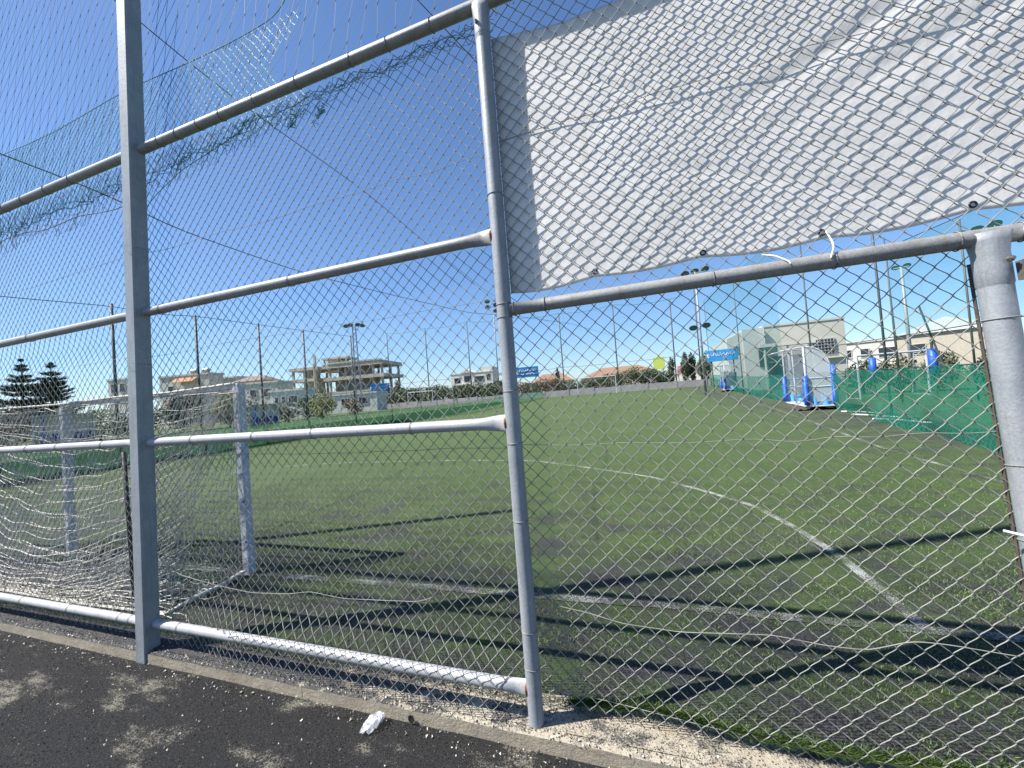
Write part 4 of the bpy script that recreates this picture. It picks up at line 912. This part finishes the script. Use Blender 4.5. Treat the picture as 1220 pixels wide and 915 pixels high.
for x, y in ((-4.1, 2), (-0.6, 2), (-0.6, 6.5), (1.6, 2), (-4.1, 6.5)): col(x, y, 12.003 if x > -3 else 11.9, 13.497, 0.16)
col(-5.5, 0.3, 5.5, 14.6, 0.25); col(-4.95, -0.9, 5.5, 12.5, 0.15)
slab(-3.4, -0.8, 2.4, 5.4, 12.003, 13.494, 'stair_core'); slab(-1.6, 7.6, 3.6, 4.0, 8.905, 11.095, 'infill'); slab(-10.9, -7.2, 4.2, 4.6, 9.205, 11.195, 'infill'); slab(-2.6, 9.0, 3.6, 4.0, 5.505, 8.095, 'infill'); slab(-11.5, -6, 4.2, 4.6, 5.505, 8.495, 'infill')
b = MB(); b.box(-1.7, 12.2, -0.75, -0.61, 12.003, 12.35); b.build('edge_beam', rawconc, cf)
for x0, x1, z in ((-0.6, 4.6, 8.0), (2.6, 8.0, 11.0)):
    pass
# villa
v = bld('villa', 'white two storey villa beyond the trees left of the round post', -50.3, 110, 13.4, 7, 0.7, 9.0, R(6), whitewall, [(-5.6, -3.6, 6.2, 7.8), (-2.4, -0.2, 6.4, 8.3), (0.9, 4.0, 6.2, 7.9), (4.8, 6.0, 6.6, 8.4)])
b = MB(); b.add([(-3.4, -0.3, 9.31), (0.6, -0.3, 9.31), (-1.4, -0.3, 10.4), (-3.4, 6, 9.31), (0.6, 6, 9.31), (-1.4, 6, 10.4)], [(0, 1, 2), (3, 5, 4), (0, 2, 5, 3), (1, 4, 5, 2), (0, 3, 4, 1)]); b.build('gable', whitewall, v)
b = MB(); b.box(2.6, 6.6, 0.4, 7, 9.31, 10.6); b.build('roof_room', whitewall, v)
b = MB(); b.box(-6.5, -0.2, -1.5, -0.003, 5.6, 5.8); b.build('balcony', whitewall, v)
bld('house', 'long low house with terracotta roof behind the olive trees', -6.5, 112, 20, 9, 0.7, 4.6, R(4), pm('pinkish render', (0.55, 0.44, 0.38), rough=0.9), [(-7, -5.5, 3.4, 4.8), (-2, -0.4, 3.4, 4.8), (3, 4.6, 3.4, 4.8)], 'hip', tilemat)
bld('house', 'terracotta roofed house far left of the olive trees', -27, 118, 12, 9, 0.7, 4.6, R(12), whitewall, [(-3, -1.5, 3, 4.2), (1, 2.6, 3, 4.2)], 'hip', tilemat)
bld('house', 'white gabled house beside the cypress', 9.2, 92, 4.5, 7, 0.7, 4.6, R(-6), whitewall, [(-1, 0, 2.6, 3.8)], 'gable', pm('pale roof', (0.55, 0.5, 0.48), rough=0.8))
# clubhouse on the right
cb = thing('clubhouse', 'cream and white flat roofed clubhouse behind the near dugout', 'building', (0, 0, 0))
def cbx(n, m, *q): b = MB(); b.box(*q); return b.build(n, m, cb)
cbx('wall', creamwall, 12.0, 19.1, 48, 58, 0, 6.55); cbx('wall', whitewall, 9.95, 11.997, 47.4, 58, 0, 6.5)
b = MB(); b.add([(8.5, 47.6, 0), (9.947, 47.6, 0), (9.947, 47.6, 6.3), (8.5, 47.6, 5.7), (8.5, 58, 0), (9.947, 58, 0), (9.947, 58, 6.3), (8.5, 58, 5.7)], [(0, 1, 2, 3), (5, 4, 7, 6), (3, 2, 6, 7), (4, 0, 3, 7)]); b.build('side_wing', whitewall, cb)
cbx('parapet', creamwall, 11.95, 19.2, 47.93, 58.1, 6.553, 6.75)
cbx('canopy', greywall, 11.2, 15.6, 45.6, 47.39, 4.35, 4.5); cbx('canopy_fascia', whitewall, 11.0, 15.7, 45.4, 45.58, 4.30, 4.62)
cbx('doorway', panemat, 11.3, 12.0, 47.28, 47.395, 2.4, 4.2)
for x in (11.4, 13.4, 15.4): cbx('canopy_column', whitewall, x-.07, x+.07, 45.5, 45.64, 0, 4.297)
f = cbx('window', framemat, 15.75, 18.15, 47.90, 47.997, 3.12, 4.78); cbx('pane', panemat, 15.85, 18.05, 47.86, 47.897, 3.22, 4.68).parent = f
for k in range(9):
    o = cbx('mullion', framemat, 15.87+k*0.27, 15.90+k*0.27, 47.82, 47.857, 3.23, 4.67); o.parent = f
for z in (3.5, 3.8, 4.1, 4.4):
    o = cbx('mullion', framemat, 15.86, 18.04, 47.78, 47.817, z, z+.03); o.parent = f
f = cbx('window', framemat, 9.05, 9.45, 47.5, 47.597, 4.2, 4.9); cbx('pane', panemat, 9.1, 9.4, 47.46, 47.497, 4.25, 4.85).parent = f
cbx('shopfront', panemat, 12.3, 15.2, 47.90, 47.997, 1.2, 3.4); cbx('sill', whitewall, 12.2, 18.9, 47.75, 47.995, 2.75, 2.9); 
def signboard(label, loc, w_, h_, rz, mat, posts=True, scribble=True, z0=0.0):
    t = thing('signboard', label, 'sign', loc, rz)
    b = MB(); b.box(-w_/2, w_/2, 0, 0.12, 0, h_); b.build('board', mat, t, bevel=0.02)
    if posts:
        for x in (-w_*0.35, w_*0.35):
            b = MB(); b.tube([(x, 0.16, z0-loc[2]), (x, 0.16, h_*0.9)], 0.06, 6); b.build('post', netpost, t)
    if scribble:
        rr = random.Random(int(w_*1000)); x = -w_*0.40; row = ((0.62, 0.22),) if h_ < 1.6 else ((0.68, 0.2), (0.32, 0.12))
        for rz_, hh in row:
            x = -w_*0.36; b = MB(); pts = []
            while x < w_*0.42:
                pts.append((x, -0.012, h_*(rz_+rr.uniform(-hh, hh)*0.8))); x += h_*0.07
            b.tube(pts, h_*0.022, 4); b.build('lettering', letter, t)
        b = MB(); b.tube([(-w_*0.44+0.06*h_*math.cos(a), -0.012, h_*0.5+0.16*h_*math.sin(a)) for a in np.linspace(0, 6.2, 14)], h_*0.03, 4); b.build('emblem', letter, t)
    return t
signboard('blue sign board with white script in front of the clubhouse', (6.98, 42, 3.22), 2.65, 1.08, R(-6), bluesign, z0=0.1)
signboard('blue billboard on the trees left of the far goal frame', (-53.4, 70, 4.2), 3.9, 1.9, R(35), bluesign, z0=0.7)
signboard('blue billboard just right of the round post above the far trees', (-23.6, 80, 4.95), 4.7, 2.2, R(15), bluesign, z0=0.7)
signboard('lime green and yellow sign above the far wall', (2.35, 75, 4.0), 1.95, 2.2, R(0), limesign, scribble=False, z0=0.7)
signboard('pink sign standing beside the cypress', (6.9, 90, 3.0), 1.1, 1.8, R(0), pinksign, scribble=False, z0=0.7)
# right background
hg = bld('warehouse', 'long white roofed warehouse at the right behind the teal net', 33.5, 60, 8.5, 14, 0, 5.0, R(-30), pm('tan render', (0.45, 0.40, 0.33), rough=0.9), [(-3.2, -1.8, 2.6, 3.8)], 'gable', whiteplastic)
lb = bld('warehouse', 'low white building with dark openings right of the clubhouse', 29.5, 66, 8.0, 9, 0, 4.9, R(-24), whitewall, [(-3.4, -2.6, 2.9, 4.0), (-1.6, -0.8, 2.9, 4.0), (0.2, 2.4, 2.7, 3.9)])
for i, (x, y, w_, z1) in enumerate(((120, 300, 9, 11.5), (129, 305, 7, 14.5), (134, 300, 10, 13), (146, 310, 9, 11.8), (158, 300, 12, 10.5), (175, 320, 10, 12))):
    bld('far_house', ('white town block on the horizon, %s counting from the clubhouse' % ('first', 'second', 'third', 'fourth', 'fifth', 'sixth')[i]), x, y, w_, 8, 0, z1, R(-20), whitewall, [(-w_*.3, -w_*.1, z1-3, z1-1.5), (w_*.1, w_*.3, z1-3, z1-1.5)])
bld('garden_wall', 'low pale wall beyond the gate post', 7.6, 9.5, 2.6, 0.25, 0, 2.05, R(-38), creamwall, cat='wall', roof='none')

# ================================================================ VEGETATION
def crown(b_, blobs, n, s):
    V = []; F = []; tot = sum(r[3]*r[4]*r[5] for r in blobs)
    for (cx, cy, cz, rx, ry, rz) in blobs:
        m = int(n*rx*ry*rz/tot)
        d = rng.normal(0, 1, (m, 3)); d /= np.linalg.norm(d, axis=1, keepdims=True); rad = rng.uniform(0.45, 1.0, m)**0.5
        lump = 0.78+0.45*vnoise(d[:, 0]*3+cx*7, d[:, 2]*3+d[:, 1]*2, 200)
        p = np.array([cx, cy, cz])+d*np.array([rx, ry, rz])*(rad*lump)[:, None]
        a = rng.normal(0, 1, (m, 3)); a /= np.linalg.norm(a, axis=1, keepdims=True); c = np.cross(a, d+rng.normal(0, .6, (m, 3))); c /= np.linalg.norm(c, axis=1, keepdims=True)
        sz = (s*rng.uniform(0.6, 1.3, m))[:, None]
        q = np.stack([p-a*sz, p-c*sz*0.55, p+a*sz, p+c*sz*0.55], 1)
        k = len(V)*0
        V.append(q.reshape(-1, 3))
    V = np.concatenate(V); return V, np.arange(len(V)).reshape(-1, 4)
def tree(name, label, x, y, z0, h, w_, mat, n=1400, s=None, cat='tree', trunk=0.28, blobs=5, group=None, dens=1.0):
    t = thing(name, label, cat, (x, y, z0), 0, group)
    s = s or max(0.05, h*0.035); rr = random.Random(int(abs(x*131+y*17)*10))
    bl = [(0, 0, h*(trunk+(1-trunk)*0.5), w_*0.36, w_*0.36, h*(1-trunk)*0.46)]
    for k in range(blobs):
        a = rr.uniform(0, 6.28); q = rr.uniform(0.15, 0.33)*w_
        bl.append((math.cos(a)*q, math.sin(a)*q, h*(trunk+(1-trunk)*rr.uniform(0.22, 0.8)), w_*rr.uniform(0.14, 0.26), w_*rr.uniform(0.14, 0.26), h*(1-trunk)*rr.uniform(0.16, 0.30)))
    b = MB(); b.tube([(0, 0, -0.1), (0.02*h, 0, h*trunk), (0, 0.01*h, h*0.75)], [0.035*h**0.8+.02, 0.026*h**0.8+.015, 0.01*h], 7)
    for k in range(4):
        c = bl[1+k % max(1, blobs)] if blobs else bl[0]; b.tube([(0.015*h, 0, h*trunk*0.9), (c[0]*0.5, c[1]*0.5, (h*trunk+c[2])/2), c[:3]], [0.018*h, 0.012*h, 0.006*h], 5)
    b.build('trunk', bark, t, smooth=True)
    V, F = crown(None, bl, n, s); npobj('crown', V, F, mat, t); return t
def norfolk(label, x, y, z0, h, w_, tiers=17, jit=0.0):
    t = thing('norfolk_pine', label, 'tree', (x, y, z0), 0, 'tiered pines at far left')
    b = MB(); b.tube([(0, 0, 0), (0, 0, h)], [0.17, 0.03], 8); b.build('trunk', bark, t, smooth=True)
    V = []
    for k in range(tiers):
        f = k/(tiers-1); z = h*(0.10+0.88*f)+random.gauss(0, jit); ln = (w_*0.5*(1-f)**0.8*(1.0 if f > 0.04 else 0.85)+0.10)*random.uniform(1-jit, 1+jit); nb = 8 if f < 0.8 else 6; ph = random.random()*6
        for q in range(nb):
            a = ph+2*math.pi*q/nb+random.gauss(0, 0.08); d = np.array([math.cos(a), math.sin(a), 0]); l = ln*random.uniform(0.6, 1.1)
            side = np.array([-d[1], d[0], 0])
            for m in range(int(26+l*70)):
                u = random.random()**0.7; p = d*l*u+np.array([0, 0, z-0.10*l*math.sin(math.pi*u*0.9)+0.16*l*u*u])+side*random.gauss(0, 0.11*l+0.04)+np.array([0, 0, random.gauss(0, 0.06)])
                e = d*random.uniform(0.10, 0.20)+np.array([0, 0, 0.06]); g = side*0.055*random.choice((-1, 1))+np.array([0, 0, random.gauss(0, .02)])
                V += [p-e, p+g, p+e, p-g]
    V = np.array(V); npobj('crown', V, np.arange(len(V)).reshape(-1, 4), leaf_pine, t); return t
norfolk('tall dark tiered pine, left one of the two over the goal net', -54.8, 20, 0.7, 7.75, 5.2, 16, 0.10)
norfolk('dark tiered pine, right one of the two over the goal net', -54.0, 21.6, 0.7, 7.45, 5.2, 20, 0.14)
tree('shrub', 'dark green shrub under the awning house', -32.9, 20, 0.7, 2.9, 3.2, leaf_dark, 2200, 0.09, 'shrub', 0.05, 6)
tree('shrub', 'bright yellow green shrub beside the goal post', -30.9, 22, 0.7, 2.85, 2.6, leaf_yel, 2200, 0.08, 'shrub', 0.08, 6)
tree('shrub', 'olive brown shrub right of the goal post', -28.0, 21.5, 0.7, 2.2, 1.7, leaf_olive, 900, 0.08, 'shrub', 0.05, 4)
tree('shrub', 'dark shrub beside the white team shelter', -27.2, 24, 0.7, 1.8, 2.0, leaf_olive, 1100, 0.08, 'shrub', 0.05, 5)
tree('shrub', 'wide yellow green shrub below the concrete frame building', -25.7, 26, 0.7, 2.4, 3.0, leaf_yel, 2200, 0.08, 'shrub', 0.05, 6)
tree('shrub', 'reddish dry shrub beside the lattice mast', -25.0, 29, 0.7, 1.7, 1.9, leaf_red, 900, 0.08, 'shrub', 0.05, 5)
tree('shrub', 'brown shrub at the far left behind the goal net', -30.5, 10.5, 0.7, 2.2, 2.9, leaf_red, 1800, 0.08, 'shrub', 0.05, 6)
tree('shrub', 'dark shrub left of the square post behind the net', -29.5, 15.3, 0.7, 1.75, 3.4, leaf_dark, 1800, 0.08, 'shrub', 0.05, 6)
tree('shrub', 'yellow tipped shrub seen over the net left of the square post', -33.5, 15.5, 0.7, 2.1, 2.4, leaf_yel, 1300, 0.08, 'shrub', 0.05, 5)
tree('shrub', 'low green shrub left of the wide yellow green one', -29.0, 27.5, 0.7, 2.4, 2.0, leaf_mid, 900, 0.09, 'shrub', 0.05, 4)
TL = [(-52, 72, 4.4, 5, leaf_dark, 'dark tree beside the blue billboard'), (-48.5, 70, 3.9, 5, leaf_mid, 'green tree behind the far left goal'), (-44.5, 72, 4.0, 5, leaf_dark, 'dark tree right of the far left goal'), (-40, 70, 4.0, 5.5, leaf_mid, 'green tree below the villa, left end'), (-35.5, 71, 3.6, 5, leaf_dark, 'dark tree below the villa, middle'), (-31.5, 70, 3.8, 5, leaf_mid, 'green tree below the villa, right end'), (-27, 70, 3.7, 4.5, leaf_mid, 'green tree hidden partly by the round post')]
for x, y, h_, w_, m, lab in TL: tree('broadleaf_tree', lab, x, y, 0.7, h_, w_*1.55, m, 2200, 0.20, trunk=0.04, blobs=9, group='trees behind the far wall')
OL = [(-20.5, 63.5, 2.9, 3.6, leaf_red, 'reddish tree just right of the round post'), (-17.6, 64, 2.6, 3.4, leaf_olive, 'grey green olive tree, first behind the far wall'), (-14.8, 63.6, 3.1, 3.4, leaf_red, 'reddish tree between two olive trees behind the far wall'), (-12.0, 64, 2.6, 3.2, leaf_olive, 'grey green olive tree behind the far goal, left side'), (-8.8, 64, 2.7, 3.6, leaf_olive, 'grey green olive tree behind the far goal, right side'), (-5.4, 63.6, 3.0, 3.6, leaf_mid, 'green tree right of the far goal'), (-2.4, 64, 3.5, 3.8, leaf_mid, 'green tree under the terracotta roof, right end'), (0.3, 63.6, 3.3, 3.0, leaf_dark, 'dark tree left of the lime sign'), (2.8, 64, 2.6, 2.6, leaf_dark, 'dark low tree under the lime sign')]
for x, y, h_, w_, m, lab in OL: tree('olive_tree', lab, x, y, 0.7, h_, w_*1.5, m, 2000, 0.13, trunk=0.12, blobs=9, group='trees behind the far wall')
tree('conifer', 'narrow dark conifer between the lime sign and the cypress', 3.85, 68, 0.7, 4.7, 1.3, leaf_dark, 900, 0.14, trunk=0.15, blobs=3)
tree('conifer', 'tiny pointed conifer beside the blue billboard', -21.5, 100, 0.7, 7.0, 1.5, leaf_pine, 400, 0.25, trunk=0.2, blobs=2)
tree('conifer', 'brown topped conifer beside the left blue billboard', -52.0, 74, 0.7, 6.2, 1.6, leaf_red, 500, 0.2, trunk=0.2, blobs=2)
tree('cypress_tree', 'broad dark cypress, left of the pair by the pink sign', 5.75, 66, 0.7, 5.35, 1.5, leaf_dark, 1800, 0.12, trunk=0.06, blobs=4)
tree('cypress_tree', 'broad dark cypress, right of the pair by the pink sign', 6.75, 66.4, 0.7, 5.2, 1.4, leaf_dark, 1800, 0.12, trunk=0.06, blobs=4)
tree('olive_tree', 'olive tree behind the foot of the three headed floodlight', 8.6, 70, 0.7, 4.6, 2.2, leaf_olive, 1000, 0.15, trunk=0.2)
tree('olive_tree', 'pale olive tree behind the green net left of the blue sign', 8.3, 62, 0.7, 5.0, 2.0, leaf_olive, 1000, 0.14, trunk=0.2)
HR = [(11.9, 28.5, 2.0, 2.2, leaf_dark, 'dark hedge bush right of the clubhouse'), (13.2, 28, 2.2, 2.2, leaf_olive, 'olive hedge bush beside the neighbouring goal'), (14.6, 27, 2.1, 2.2, leaf_olive, 'olive hedge bush left of the blue padded post'), (13.4, 21.5, 1.9, 2.0, leaf_olive, 'olive bush right of the blue padded post'), (13.2, 18.0, 2.3, 2.2, leaf_mid, 'green bush behind the teal net'), (12.4, 13.6, 2.3, 2.0, leaf_olive, 'olive bush next to the thick round post'), (9.3, 8.8, 1.8, 1.8, leaf_mid, 'green bush beyond the gate post')]
for x, y, h_, w_, m, lab in HR: tree('hedge_bush', lab, x, y, 0.0, h_, w_, m, 1300, 0.09, 'shrub', 0.05, 5, 'bushes beyond the right touchline')
